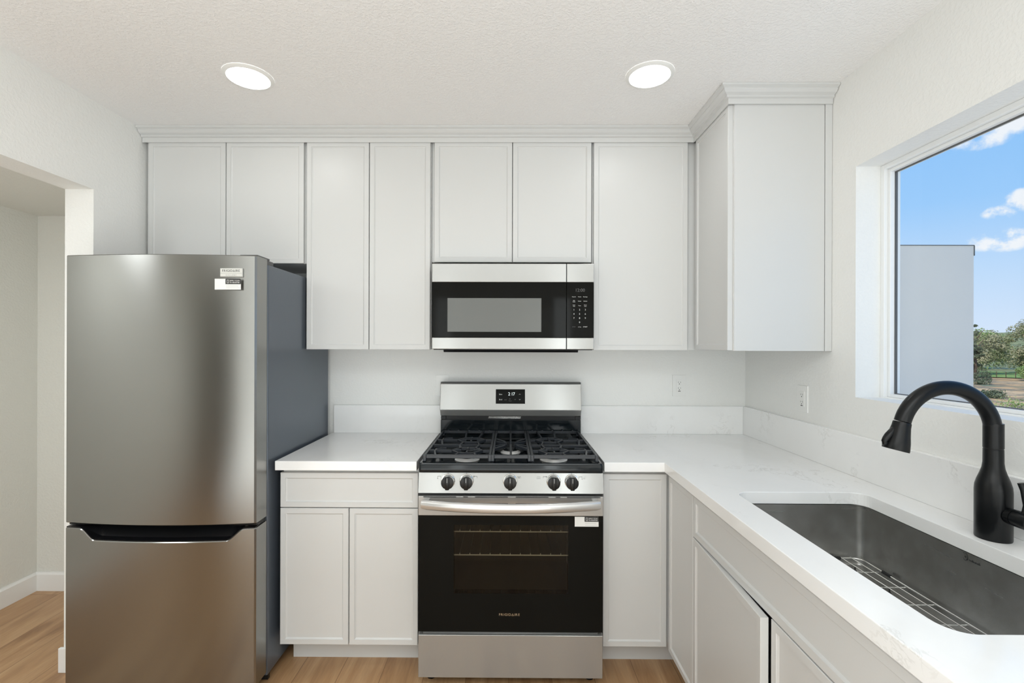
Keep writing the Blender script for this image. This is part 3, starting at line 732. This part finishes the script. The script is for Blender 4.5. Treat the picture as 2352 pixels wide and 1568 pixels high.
# oven cavity and racks behind the door glass
b = bm_new()
ox0, ox1, oz0, oz1, oy0, oy1 = -0.290, 0.302, 0.262, 0.720, -0.640, -0.12
box(b, ox0-0.01, ox0, oy0, oy1, oz0, oz1); box(b, ox1, ox1+0.01, oy0, oy1, oz0, oz1); box(b, ox0, ox1, oy1, oy1+0.01, oz0, oz1); box(b, ox0, ox1, oy0, oy1, oz0-0.01, oz0); box(b, ox0, ox1, oy0, oy1, oz1, oz1+0.01)
obj('oven_cavity', b, 'oven_enamel', tK)
for zr, yr in ((0.610, -0.615), (0.511, -0.615)):
    b = bm_new()
    tube(b, [(-0.255, yr, zr), (0.267, yr, zr)], 0.0026, 8)
    for k in range(13):
        x = -0.252 + k*0.0428
        tube(b, [(x, yr, zr+0.001), (x, yr+0.004, zr+0.006)], 0.0018, 6)
    rk = obj('oven_rack', b, 'rack_chrome', tK, smooth=60)
    b = bm_new()
    for k in range(13):
        x = -0.252 + k*0.0428
        tube(b, [(x, yr+0.004, zr+0.005), (x, -0.2, zr+0.005)], 0.0016, 6)
    tube(b, [(-0.255, -0.2, zr), (0.267, -0.2, zr)], 0.0026, 8)
    obj('rack_wires', b, 'rack_wire_shaded', rk, smooth=60)
    if zr > 0.6:
        b = bm_new(); tube(b, [(-0.21, yr+0.09, zr+0.010), (0.22, yr+0.09, zr+0.010)], 0.0018, 6); obj('rack_crossbar', b, 'rack_chrome', rk, smooth=60)
# warming drawer
b = bm_new(); box(b, gx0_+0.002, gx1_-0.002, -0.690, -0.656, 0.043, 0.2175, 0.002)
dw = obj('storage_drawer', b, 'steel', tK)
b = bm_new(); prism(b, [(-0.680, 0.2178), (-0.662, 0.2178), (-0.658, 0.231), (-0.664, 0.231)], lambda p: (gx0_+0.02, p[0], p[1]), lambda p: (gx1_-0.02, p[0], p[1])); obj('drawer_lip', b, 'steel_bright', dw)
b = bm_new(); box(b, gx0_+0.004, gx1_-0.004, -0.660, -0.655, 0.217, 0.235); obj('drawer_gap', b, 'plastic_black', dw)
# oven door
dy0 = -0.692
b = bm_new()
wx0, wx1, wz0, wz1 = -0.226, 0.241, 0.388, 0.667
z0_, z1_ = 0.2325, 0.704
for q in ((gx0_+0.002, wx0, z0_, z1_), (wx1, gx1_-0.002, z0_, z1_), (wx0, wx1, z0_, wz0), (wx0, wx1, wz1, z1_)): box(b, q[0], q[1], dy0, -0.658, q[2], q[3])
dr = obj('oven_door', b, 'black_glass', tK)
b = bm_new(); box(b, wx0, wx1, dy0+0.0002, dy0+0.004, wz0, wz1); obj('door_window', b, 'oven_glass', dr, 'dark see-through oven window')
b = bm_new(); box(b, gx0_+0.001, gx1_-0.001, dy0-0.001, -0.658, 0.705, 0.784, 0.002); bn = obj('door_top_band', b, 'steel', dr)
b = bm_new()
for u0, u1, v in ((968, 1044, 1141), (1060, 1071, 1141), (1087, 1163, 1141), (1180, 1256, 1141), (1272, 1283, 1141), (1298, 1375, 1141), (1087, 1163, 1156), (1180, 1256, 1156)):
    xa, xb_ = [(u-1163.5)/1074.6*1.905 - 0.004 for u in (u0, u1)]; zz = 1.398 - (v-793)/1074.6*1.905
    pts = [(xa + 0.0018 + 0.0018*math.cos(a), 0.0018*math.sin(a)) for a in [PI/2+k*PI/6 for k in range(7)]] + [(xb_ - 0.0018 + 0.0018*math.cos(a), 0.0018*math.sin(a)) for a in [-PI/2+k*PI/6 for k in range(7)]]
    prism(b, pts, lambda p: (p[0], dy0-0.0013, zz+p[1]), lambda p: (p[0], dy0-0.0005, zz+p[1]))
obj('vent_slots', b, 'slot_dark', dr)
# bowed handle
b = bm_new(); n = 40; pts = []
for k in range(n+1):
    u = -1 + 2*k/n; x = gc + u*0.357
    pts.append((x, -0.722 - 0.047*(1-u*u), 0.760 - 0.000*(1-u*u)))
tube(b, pts, [0.017 if 0 < k < n else 0.0155 for k in range(n+1)], 24, flat=(0.72, 1.15)); hd = obj('door_handle', b, 'steel_bright', dr, smooth=40)
for s in (-1, 1):
    b = bm_new(); box(b, gc+s*0.342-0.012, gc+s*0.342+0.012, -0.722, dy0-0.0005, 0.747, 0.773, 0.003); obj('handle_mount', b, 'steel_bright', hd)
frigid(0.0135, -0.0415, dy0-0.0002, 0.2985, 'logo_metal', dr, 'logo', 0.087)
sticker(dr, 0.2665, dy0-0.0004, 0.663, 0.95)
# knob panel
b = bm_new(); prism(b, [(-0.694, 0.797), (-0.682, 0.8775), (-0.650, 0.8775), (-0.650, 0.797)], lambda p: (gx0_+0.001, p[0], p[1]), lambda p: (gx1_-0.001, p[0], p[1]))
kp = obj('knob_panel', b, 'steel', tK)
b = bm_new(); box(b, gx0_+0.002, gx1_-0.004, -0.680, -0.650, 0.784, 0.797); obj('panel_gap', b, 'plastic_black', tK)
def pface(zz): return -0.694 + (zz-0.797)/(0.0805)*0.012
for i, x in enumerate((-0.2505, -0.1745, 0.0035, 0.1805, 0.2545)):
    zk = 0.842; yk = pface(zk)
    b = bm_new()
    lathe(b, [(0.0285, yk-0.0003), (0.0285, yk-0.0025), (0.0265, yk-0.004), (0.025, yk-0.004)][::-1], (x, 0, zk+0.003), 'Y', 36)
    bz = obj('knob_bezel', b, 'chrome', kp, smooth=35)
    b = bm_new()
    lathe(b, [(0.0245, yk-0.004), (0.0258, yk-0.020), (0.0252, yk-0.024), (0.015, yk-0.0255), (0.001, yk-0.0255)][::-1], (x, 0, zk), 'Y', 36)
    box(b, x-0.0085, x+0.0085, yk-0.034, yk-0.020, zk-0.0265, zk+0.0255, 0.0035)
    kb = obj('burner_knob', b, 'knob_black', kp, smooth=35)
    b = bm_new(); box(b, x-0.001, x+0.001, yk-0.0346, yk-0.0338, zk+0.004, zk+0.0225); obj('pointer', b, 'ink_grey', kb)
    b = bm_new(); box(b, x-0.004, x+0.004, yk-0.0255, yk-0.0245, zk+0.0180, zk+0.0225); obj('red_mark', b, 'ink_red', kb)
for x, dx, dz in ((-0.2505, -1, (-1, -1)), (-0.1745, 1, (-1, 1)), (0.0035, 1, (0, 0)), (0.1805, -1, (1, 1)), (0.2545, 1, (1, -1))):
    b = bm_new(); cx_ = x + dx*0.036; cz = 0.858; yk = pface(cz)
    for q in ((-0.007, 0.007, -0.0053, -0.0045), (-0.007, 0.007, 0.0045, 0.0053), (-0.007, -0.0062, -0.005, 0.005), (0.0062, 0.007, -0.005, 0.005)): box(b, cx_+q[0], cx_+q[1], yk-0.0004, yk+0.0012, cz+q[2], cz+q[3])
    lathe(b, [(0.0019, yk-0.0008), (0.0019, yk+0.0014)], (cx_+dz[0]*0.0065, 0, cz+dz[1]*0.0048), 'Y', 12)
    obj('burner_symbol', b, 'ink_dark', kp)
    b = bm_new(); box(b, x-0.0006, x+0.0006, pface(0.873)-0.0004, pface(0.873)+0.001, 0.8715, 0.8765); obj('off_tick', b, 'ink_dark', kp)
pf = lambda x, zz: (lambda a, b_, c: (x+a, pface(zz+b_)-0.0004-c, zz+b_))
texts('panel_lettering', [('SIMMER', 0.0045, pf(0.1115, 0.8600), {}), ('BURNER', 0.0045, pf(0.1115, 0.8540), {}), ('QUICK', 0.0045, pf(0.301, 0.8600), {}), ('BOIL', 0.0045, pf(0.301, 0.8540), {})], 'ink_grey', kp)
# cooktop
b = bm_new()
loft(b, [ring3(gx0_+0.001, gx1_-0.001, -0.688, -0.075, 0.012, 0.8785), ring3(gx0_, gx1_, -0.689, -0.075, 0.012, 0.884), ring3(gx0_, gx1_, -0.689, -0.075, 0.012, 0.908),
         ring3(gx0_+0.004, gx1_-0.004, -0.685, -0.075, 0.012, 0.9165), ring3(gx0_+0.012, gx1_-0.012, -0.677, -0.08, 0.012, 0.9175), ring3(gx0_+0.024, gx1_-0.024, -0.665, -0.085, 0.014, 0.905), ring3(gx0_+0.04, gx1_-0.04, -0.650, -0.09, 0.014, 0.903)])
obj('cooktop', b, 'enamel_black', tK, smooth=40)
def burner(x, y, r, ring_r=None):
    zt = 0.9035; b = bm_new()
    lathe(b, [(r+0.010, zt), (r+0.010, zt+0.002), (r+0.004, zt+0.006), (r-0.002, zt+0.011), (r-0.004, zt+0.012)], (x, y, 0), n=40)
    br_ = obj('burner_base', b, 'burner_alloy', tK, smooth=35)
    b = bm_new(); lathe(b, [(r-0.003, zt+0.012), (r, zt+0.0145), (r-0.001, zt+0.0185), (r-0.005, zt+0.0205), (0.001, zt+0.021)], (x, y, 0), n=40)
    obj('burner_cap', b, 'enamel_black', br_, smooth=35)
burner(-0.183, -0.565, 0.044); burner(0.192, -0.562, 0.050); burner(0.005, -0.430, 0.036); burner(-0.182, -0.335, 0.030); burner(0.192, -0.33, 0.032)
# cast iron grates
GT, GB = 0.944, 0.931
def legs(b, pts):
    for x, y in pts: box(b, x-0.006, x+0.006, y-0.006, y+0.006, 0.9165, GT, 0.0015, 1)
def side_grate(s):
    b = bm_new(); X0, X1 = (-0.352, -0.081) if s < 0 else (0.095, 0.362)
    yf, yr = -0.652, -0.100
    for x in (X0, X1): bar(b, (x, yf), (x, yr), 0.011, GB-0.002, GT)
    for y in (yf, yr): bar(b, (X0, y), (X1, y), 0.011, GB-0.002, GT)
    cx_ = -0.183 if s < 0 else 0.192
    ym = -0.452
    bar(b, (X0, ym), (X1, ym), 0.009, GB, GT)
    for cy_, yA, yB in ((-0.562, yf, ym), (-0.335, ym, yr)):
        hx = [(cx_ + 0.066*math.cos(a), cy_ + 0.056*math.sin(a)) for a in [k*PI/3 for k in range(6)]]
        for k in range(6): bar(b, hx[k], hx[(k+1) % 6], 0.009, GB, GT)
        # struts out to the frame and fingers in towards the cap
        bar(b, hx[0], (X1, cy_), 0.009, GB, GT); bar(b, hx[3], (X0, cy_), 0.009, GB, GT)
        for k in (1, 2): bar(b, hx[k], (hx[k][0] + (0.012 if k == 1 else -0.012), yB), 0.009, GB, GT)
        for k in (4, 5): bar(b, hx[k], (hx[k][0] + (0.012 if k == 5 else -0.012), yA), 0.009, GB, GT)
        for a in (PI/2, -PI/2, 0, PI): bar(b, (cx_ + 0.060*math.cos(a), cy_ + 0.050*math.sin(a)), (cx_ + 0.028*math.cos(a), cy_ + 0.024*math.sin(a)), 0.007, GB+0.002, GT+0.002)
        # hooked side bars
        hs = -1 if s < 0 else 1; xo = X0 if s < 0 else X1
        q = [(xo - hs*0.045, yA if cy_ < ym else ym), (xo - hs*0.030, cy_ - 0.02), (xo - hs*0.030, cy_ + 0.03), (xo - hs*0.07, cy_+0.045)]
        for a_, c_ in zip(q, q[1:]): bar(b, a_, c_, 0.008, GB, GT)
    for k in range(5): lathe(b, [(0.006, GT-0.004), (0.0055, GT+0.002), (0.002, GT+0.004)], (X0 + (X1-X0)*(k+0.5)/5, yr, 0), n=10)
    legs(b, [(X0, yf), (X1, yf), (X0, yr), (X1, yr), (X0, ym), (X1, ym)])
    for x in (X0, X1): box(b, x-0.007, x+0.007, yf-0.010, yf+0.004, 0.9165, GT+0.001, 0.003)
    return b
obj('side_grate', side_grate(-1), 'cast_iron', tK); obj('side_grate', side_grate(1), 'cast_iron', tK)
b = bm_new(); X0, X1, yf, yr = -0.069, 0.083, -0.652, -0.100; cx_, cy_ = 0.006, -0.42
for x in (X0, X1): bar(b, (x, yf), (x, yr), 0.010, GB-0.002, GT)
for y in (yf, yr): bar(b, (X0, y), (X1, y), 0.011, GB-0.002, GT)
for y in (-0.53, -0.30):
    bar(b, (X0, y), (cx_-0.028, cy_ + (y-cy_)*0.38), 0.010, GB, GT); bar(b, (X1, y), (cx_+0.028, cy_ + (y-cy_)*0.38), 0.010, GB, GT)
for y in (-0.47, -0.37): bar(b, (X0, y), (cx_-0.02, cy_+(y-cy_)*0.3), 0.008, GB, GT); bar(b, (X1, y), (cx_+0.02, cy_+(y-cy_)*0.3), 0.008, GB, GT)
bar(b, (cx_, yf), (cx_, cy_-0.035), 0.009, GB, GT+0.002); bar(b, (cx_, yr), (cx_, cy_+0.035), 0.009, GB, GT+0.002)
for x in (X0, X1): box(b, x-0.007, x+0.007, yf-0.010, yf+0.004, 0.9165, GT+0.001, 0.003)
legs(b, [(X0, yr), (X1, yr)])
obj('center_grate', b, 'cast_iron', tK)
# backguard
b = bm_new(); box(b, gx0_+0.002, gx1_-0.002, -0.085, -0.032, 0.878, 1.000, 0.003); obj('lower_backguard', b, 'enamel_black', tK)
b = bm_new(); box(b, gx0_+0.004, gx1_-0.004, -0.078, -0.034, 0.998, 1.026); box(b, gx0_+0.004, gx0_+0.03, -0.088, -0.078, 1.003, 1.018); box(b, gx1_-0.03, gx1_-0.004, -0.088, -0.078, 1.003, 1.018); obj('vent_gap', b, 'plastic_black', tK)
b = bm_new(); box(b, -0.115, 0.06, -0.086, -0.078, 1.007, 1.0105, 0.001, 1); box(b, -0.112, 0.063, -0.086, -0.078, 1.014, 1.017, 0.001, 1); obj('vent_louver', b, 'chrome', tK)
b = bm_new(); prism(b, [(-0.086, 1.020), (-0.106, 1.054), (-0.088, 1.192), (-0.082, 1.197), (-0.032, 1.197), (-0.032, 1.020)], lambda p: (gx0_+0.001, p[0], p[1]), lambda p: (gx1_-0.001, p[0], p[1]))
bg_ = obj('backguard', b, 'steel', tK)
bm_ = bpy.data.objects[bg_.name].modifiers.new('edge', 'BEVEL'); bm_.width = 0.002; bm_.limit_method = 'ANGLE'
b = bm_new(); box(b, gx0_+0.001, gx1_-0.001, -0.083, -0.030, 1.1972, 1.2000); obj('backguard_cap', b, 'plastic_black', tK)
def gface(zz): return -0.106 + (zz-1.054)/0.138*0.018
b = bm_new(); zA, zB = 1.088, 1.164
prism(b, [(gface(zA)-0.0015, zA), (gface(zB)-0.0015, zB), (gface(zB)+0.002, zB), (gface(zA)+0.002, zA)], lambda p: (-0.0735, p[0], p[1]), lambda p: (0.0825, p[0], p[1]))
ds = obj('clock_display', b, 'black_glass', bg_)
gf = lambda x, zz: (lambda a, b_, c: (x+a, gface(zz+b_)-0.0018-c, zz+b_))
texts('clock_digits', [('2', 0.0235, gf(-0.008, 1.1315), {}), ('1', 0.0235, gf(0.0075, 1.1315), {}), ('7', 0.0235, gf(0.0175, 1.1315), {})], 'led_digits', ds)
texts('display_lettering', [('Bake', 0.0085, gf(-0.0560, 1.1345), {}), ('Broil', 0.0085, gf(-0.0560, 1.1070), {})], 'ink_white', ds)
for zz, s in ((1.1400, -1), (1.1080, 1)):
    b = bm_new()
    for sg in (-1, 1):
        tube(b, [(0.0545 + sg*0.004, gface(zz)-0.0022, zz + s*0.004), (0.0545, gface(zz)-0.0022, zz)], 0.0006, 5)
    obj('arrow_key', b, 'ink_white', ds)
texts('dim_keys', [('Lock', 0.0065, gf(-0.028, 1.1070), {}), ('Set', 0.0065, gf(-0.002, 1.1110), {}), ('Clock', 0.0065, gf(-0.0045, 1.1010), {}), ('Off', 0.0065, gf(0.025, 1.1080), {})], 'ink_dim', ds)
for x, y in ((gx0_+0.045, -0.62), (gx1_-0.045, -0.62), (gx0_+0.045, -0.10), (gx1_-0.045, -0.10)):
    b = bm_new(); lathe(b, [(0.018, 0), (0.020, 0.006), (0.012, 0.018), (0.010, 0.042)], (x, y, 0), n=20); obj('foot', b, 'plastic_black', tK)

# ============================================================ OUTLETS
def outlet(label, f, loc):
    """f maps (u, d, z) about the plate centre to the world"""
    o = thing('wall_outlet', loc, label, 'outlet', 'white wall outlets above the counters')
    def bx(u0, u1, d0, d1, z0, z1, b):
        ps = [f(u, d, z_) for u in (u0, u1) for d in (d0, d1) for z_ in (z0, z1)]
        box(b, min(p[0] for p in ps), max(p[0] for p in ps), min(p[1] for p in ps), max(p[1] for p in ps), min(p[2] for p in ps), max(p[2] for p in ps), 0.0008 if d1-d0 > 0.003 else 0)
    b = bm_new(); bx(-0.0365, 0.0365, 0.0, 0.0055, -0.0585, 0.0585, b); obj('cover_plate', b, 'plastic_white', o)
    b = bm_new(); bx(-0.0168, 0.0168, 0.0052, 0.0075, -0.0335, 0.0335, b); r_ = obj('receptacle', b, 'plastic_white', o)
    b = bm_new()
    for zc_ in (0.019, -0.013):
        bx(-0.0070, -0.0056, 0.0074, 0.0079, zc_-0.004, zc_+0.004, b); bx(0.0056, 0.0070, 0.0074, 0.0079, zc_-0.0035, zc_+0.0035, b)
        bx(-0.0022, 0.0022, 0.0074, 0.0079, zc_-0.0115, zc_-0.0075, b)
    bx(-0.0070, 0.0070, 0.0074, 0.0079, -0.0318, -0.0285, b)
    obj('slots', b, 'slot_dark', r_)
    return o
outlet('white wall outlet partly hidden behind the range backguard', lambda u, d, zz: (-0.3725+u, -d, 1.175+zz), (-0.3725, 0, 1.175))
outlet('white wall outlet on the back wall right of the range', lambda u, d, zz: (0.9375+u, -d, 1.179+zz), (0.9375, 0, 1.179))
outlet('white wall outlet on the window wall, under the corner cabinet', lambda u, d, zz: (R-d, -0.513+u, 1.166+zz), (R, -0.513, 1.166))

# ============================================================ DOWNLIGHTS
def downlight(x, y, label, rad=0.091):
    o = thing('recessed_downlight', (x, y, CE), label, 'ceiling light', 'round recessed ceiling lights')
    b = bm_new(); lathe(b, [(rad, CE-0.0002), (rad, CE-0.003), (rad-0.006, CE-0.007), (rad-0.014, CE-0.009), (rad-0.016, CE-0.006)], (x, y, 0), cap=False); obj('trim_ring', b, 'plastic_white', o, smooth=40)
    b = bm_new(); lathe(b, [(rad-0.0155, CE-0.0075), (rad-0.0155, CE-0.006)], (x, y, 0)); obj('lens', b, 'lamp_lens', o)
downlight(-1.018, -0.785, 'glowing round recessed ceiling light above the refrigerator side')
downlight(0.535, -0.795, 'glowing round recessed ceiling light nearest the corner cabinet')
downlight(-1.018, -2.9, 'recessed ceiling light over the room end of the kitchen, on the hall opening side')
downlight(0.535, -2.9, 'recessed ceiling light over the room end of the kitchen, on the window side')

# ============================================================ OUTDOORS
b = bm_new(); box(b, 1.461, 1.868, -0.70, -0.56, -3.6, 1.805); struct('wall_balcony', b, 'stucco_grey')
b = bm_new(); box(b, 1.461, 1.870, -0.702, -0.558, 1.805, 1.808); box(b, 1.868, 1.871, -0.702, -0.558, 1.765, 1.805); struct('trim_balcony', b, 'plastic_grey')
rnd = random.Random(7)
U = Vector((0.735, 0.678)); V = Vector((-0.678, 0.735)); CAMP = Vector((0, -2.6))
def gh(p, q):
    """ground height: p along the view out of the window, q across"""
    pp = [(0, -3.2), (25, -2.7), (40, -2.4), (75, -2.4), (85, -2.4), (130, -2.2), (200, 3.0), (320, 8.0)]
    for (a, ha), (c, hc) in zip(pp, pp[1:]):
        if p <= c: h = ha + (hc-ha)*(p-a)/(c-a); break
    else: h = 10.0
    amp = 0.35 if 25 < p < 74 else 0.08
    if p > 130: amp = 1.2
    return h + amp*noise.fractal(Vector((p*0.06, q*0.05, 3.1)), 0.9, 2.1, 5)
def W2(p, q): w_ = CAMP + U*p + V*q; return (w_.x, w_.y)
def ground(p0, p1, np_, q0, q1, nq, lift=0.0):
    b = bm_new(); g = []
    for i in range(np_+1):
        p = p0 + (p1-p0)*i/np_; row = []
        for j in range(nq+1):
            q = (q0 + (q1-q0)*j/nq)*(0.35+p/90.0); x, y = W2(p, q); row.append(b.verts.new((x, y, gh(p, q)+lift)))
        g.append(row)
    for i in range(np_):
        for j in range(nq): f_ = b.faces.new((g[i][j], g[i+1][j], g[i+1][j+1], g[i][j+1])); f_.smooth = True
    return b
struct('ground_hillside', ground(6, 100, 110, -60, 60, 110), 'hillside')
struct('ground_far_slope', ground(99, 320, 60, -60, 60, 90), 'far_green')
struct('ground_lawn', ground(83, 101, 12, -55, 55, 60, 0.10), 'lawn')
def tree(name, label, cat, p, q, h, wd, mat, n=1800, leaf=0.42, trunk=True, conic=0.0, group=None, base=None, stretch=1.0, airy=0.0):
    x, y = W2(p, q); z0 = gh(p, q) - 0.1
    t_ = thing(name, (x, y, z0), label, cat, group)
    if trunk:
        b = bm_new(); tube(b, [(x, y, z0), (x+0.1, y, z0+h*0.3), (x-0.05, y+0.1, z0+h*0.7)], [h*0.03, h*0.022, h*0.008], 8)
        for k in range(6):
            a_ = rnd.random()*6.28; zz = z0+h*(0.25+0.08*k); tube(b, [(x, y, zz), (x+math.cos(a_)*wd*0.3, y+math.sin(a_)*wd*0.3, zz+h*0.2)], [h*0.012, h*0.004], 6)
        obj('trunk', b, 'bark', t_)
    b = bm_new()
    blobs = []
    for k in range(26):
        zz = rnd.uniform(0.22 if trunk else 0.1, 0.93); rr = (1-zz)*wd*0.5*1.3 if conic else wd*0.5*math.sqrt(max(0.05, 1-(2*zz-1.05)**2))
        a_ = rnd.random()*6.28; d_ = rr*math.sqrt(rnd.random())*0.8
        blobs.append((x+math.cos(a_)*d_, y+math.sin(a_)*d_, z0+h*zz, (0.10+0.13*rnd.random())*wd*(0.6 if conic else 1)*(1-airy*0.3)))
    for k in range(n):
        bx_, by_, bz_, br_ = rnd.choice(blobs)
        d = Vector((rnd.gauss(0, 1), rnd.gauss(0, 1), rnd.gauss(0, 1))).normalized()*br_*(0.75+0.35*rnd.random())
        c = Vector((bx_, by_, bz_)) + Vector((d.x, d.y, d.z*0.75))
        nrm = (d.normalized() + Vector((rnd.gauss(0, .5), rnd.gauss(0, .5), rnd.gauss(0, .5)))).normalized()
        s1 = nrm.orthogonal().normalized(); s2 = nrm.cross(s1); r_ = rnd.random()*6.28
        a1 = s1*math.cos(r_)+s2*math.sin(r_); a2 = nrm.cross(a1); l_ = leaf*(0.6+0.7*rnd.random())
        b.faces.new([b.verts.new(c+v__) for v__ in (-a1*l_*0.5, a2*l_*0.3+nrm*l_*0.08, a1*l_*0.6, -a2*l_*0.3+nrm*l_*0.05)])
    obj('crown', b, mat, t_)
G = 'trees beyond the hillside lawn'
trees = [  # p, q, h, w, mat, kind
 (96, -1.0, 7.5, 6.8, 'leaf_olive', 0, 'tall airy olive-toned tree at the edge of the window view, highest on the skyline'),
 (89, 3.9, 5.9, 6.8, 'leaf_olive', 0, 'broad dull green tree in the middle of the window view'),
 (80, 3.75, 7.0, 2.6, 'leaf_dark', 1, 'dark narrow conifer peeking out beside the balcony wall'),
 (79, -1.3, 2.6, 3.4, 'leaf_green', 2, 'bright green bushy tree on the near edge of the lawn'),
 (95, -9.2, 6.6, 7.5, 'leaf_olive', 0, 'olive-toned tree past the outer edge of the window view'),
 (93, 12.5, 6.0, 7, 'leaf_green', 0, 'rounded lighter green tree behind the balcony wall edge'),
 (96, 21, 6.5, 8, 'leaf_olive', 0, 'dull green tree hidden farther behind the balcony wall'),
 (112, 4.5, 6.0, 9, 'leaf_green', 0, 'pale distant tree low on the skyline between the taller trees'),
 (118, -6, 6, 10, 'leaf_dark', 0, 'dark distant tree behind the tall olive-toned tree'),
 (124, 17, 5.5, 10, 'leaf_dark', 0, 'dark distant tree low behind the balcony wall'),
]
for p, q, h, wd, mt, kd, lb in trees:
    tree('bushy_tree' if kd == 2 else ('conifer_tree' if kd == 1 else 'broadleaf_tree'), lb, 'tree', p, q, h, wd, mt, n=(9500 if kd != 1 else 4500) if p < 110 else 5000, leaf=(0.21 if kd != 2 else 0.14) if p < 110 else 0.35, conic=kd == 1, group=G)
bushes = [(66, 2.55, 1.5, 2.0, 'leaf_dark', 'dark rounded shrub beside the balcony wall edge'), (43, -0.3, 0.55, 3.0, 'leaf_green', 'low light green shrub nearest the window sill'),
          (50, 1.4, 0.5, 1.8, 'leaf_dark', 'small grey-brown shrub in the middle of the dirt slope'), (60, -1.2, 0.6, 1.6, 'leaf_olive', 'small scrubby shrub high on the orange dirt slope'),
          (41, -5.0, 0.7, 3.4, 'leaf_green', 'low green shrub at the outer edge of the slope')]
for p, q, h, wd, mt, lb in bushes: tree('shrub', lb, 'shrub', p, q, h, wd, mt, n=1500, leaf=0.12, trunk=False, group='shrubs on the dirt slope')
# park fence along the lawn
FP = 83.5
x, y = W2(FP, 2)
tf = thing('park_fence', (x, y, gh(FP, 2)), 'thin dark post and rail fence along the near edge of the lawn', 'fence')
for k in range(20):
    q = -6 + 0.8*k; x, y = W2(FP, q); b = bm_new(); box(b, x-0.03, x+0.03, y-0.03, y+0.03, gh(FP, q), gh(FP, q)+0.75); obj('post', b, 'bark', tf)
b = bm_new(); tube(b, [(*W2(FP, -6+0.8*k), gh(FP, -6+0.8*k)+0.62) for k in range(20)], 0.02, 5); obj('rail', b, 'bark', tf)
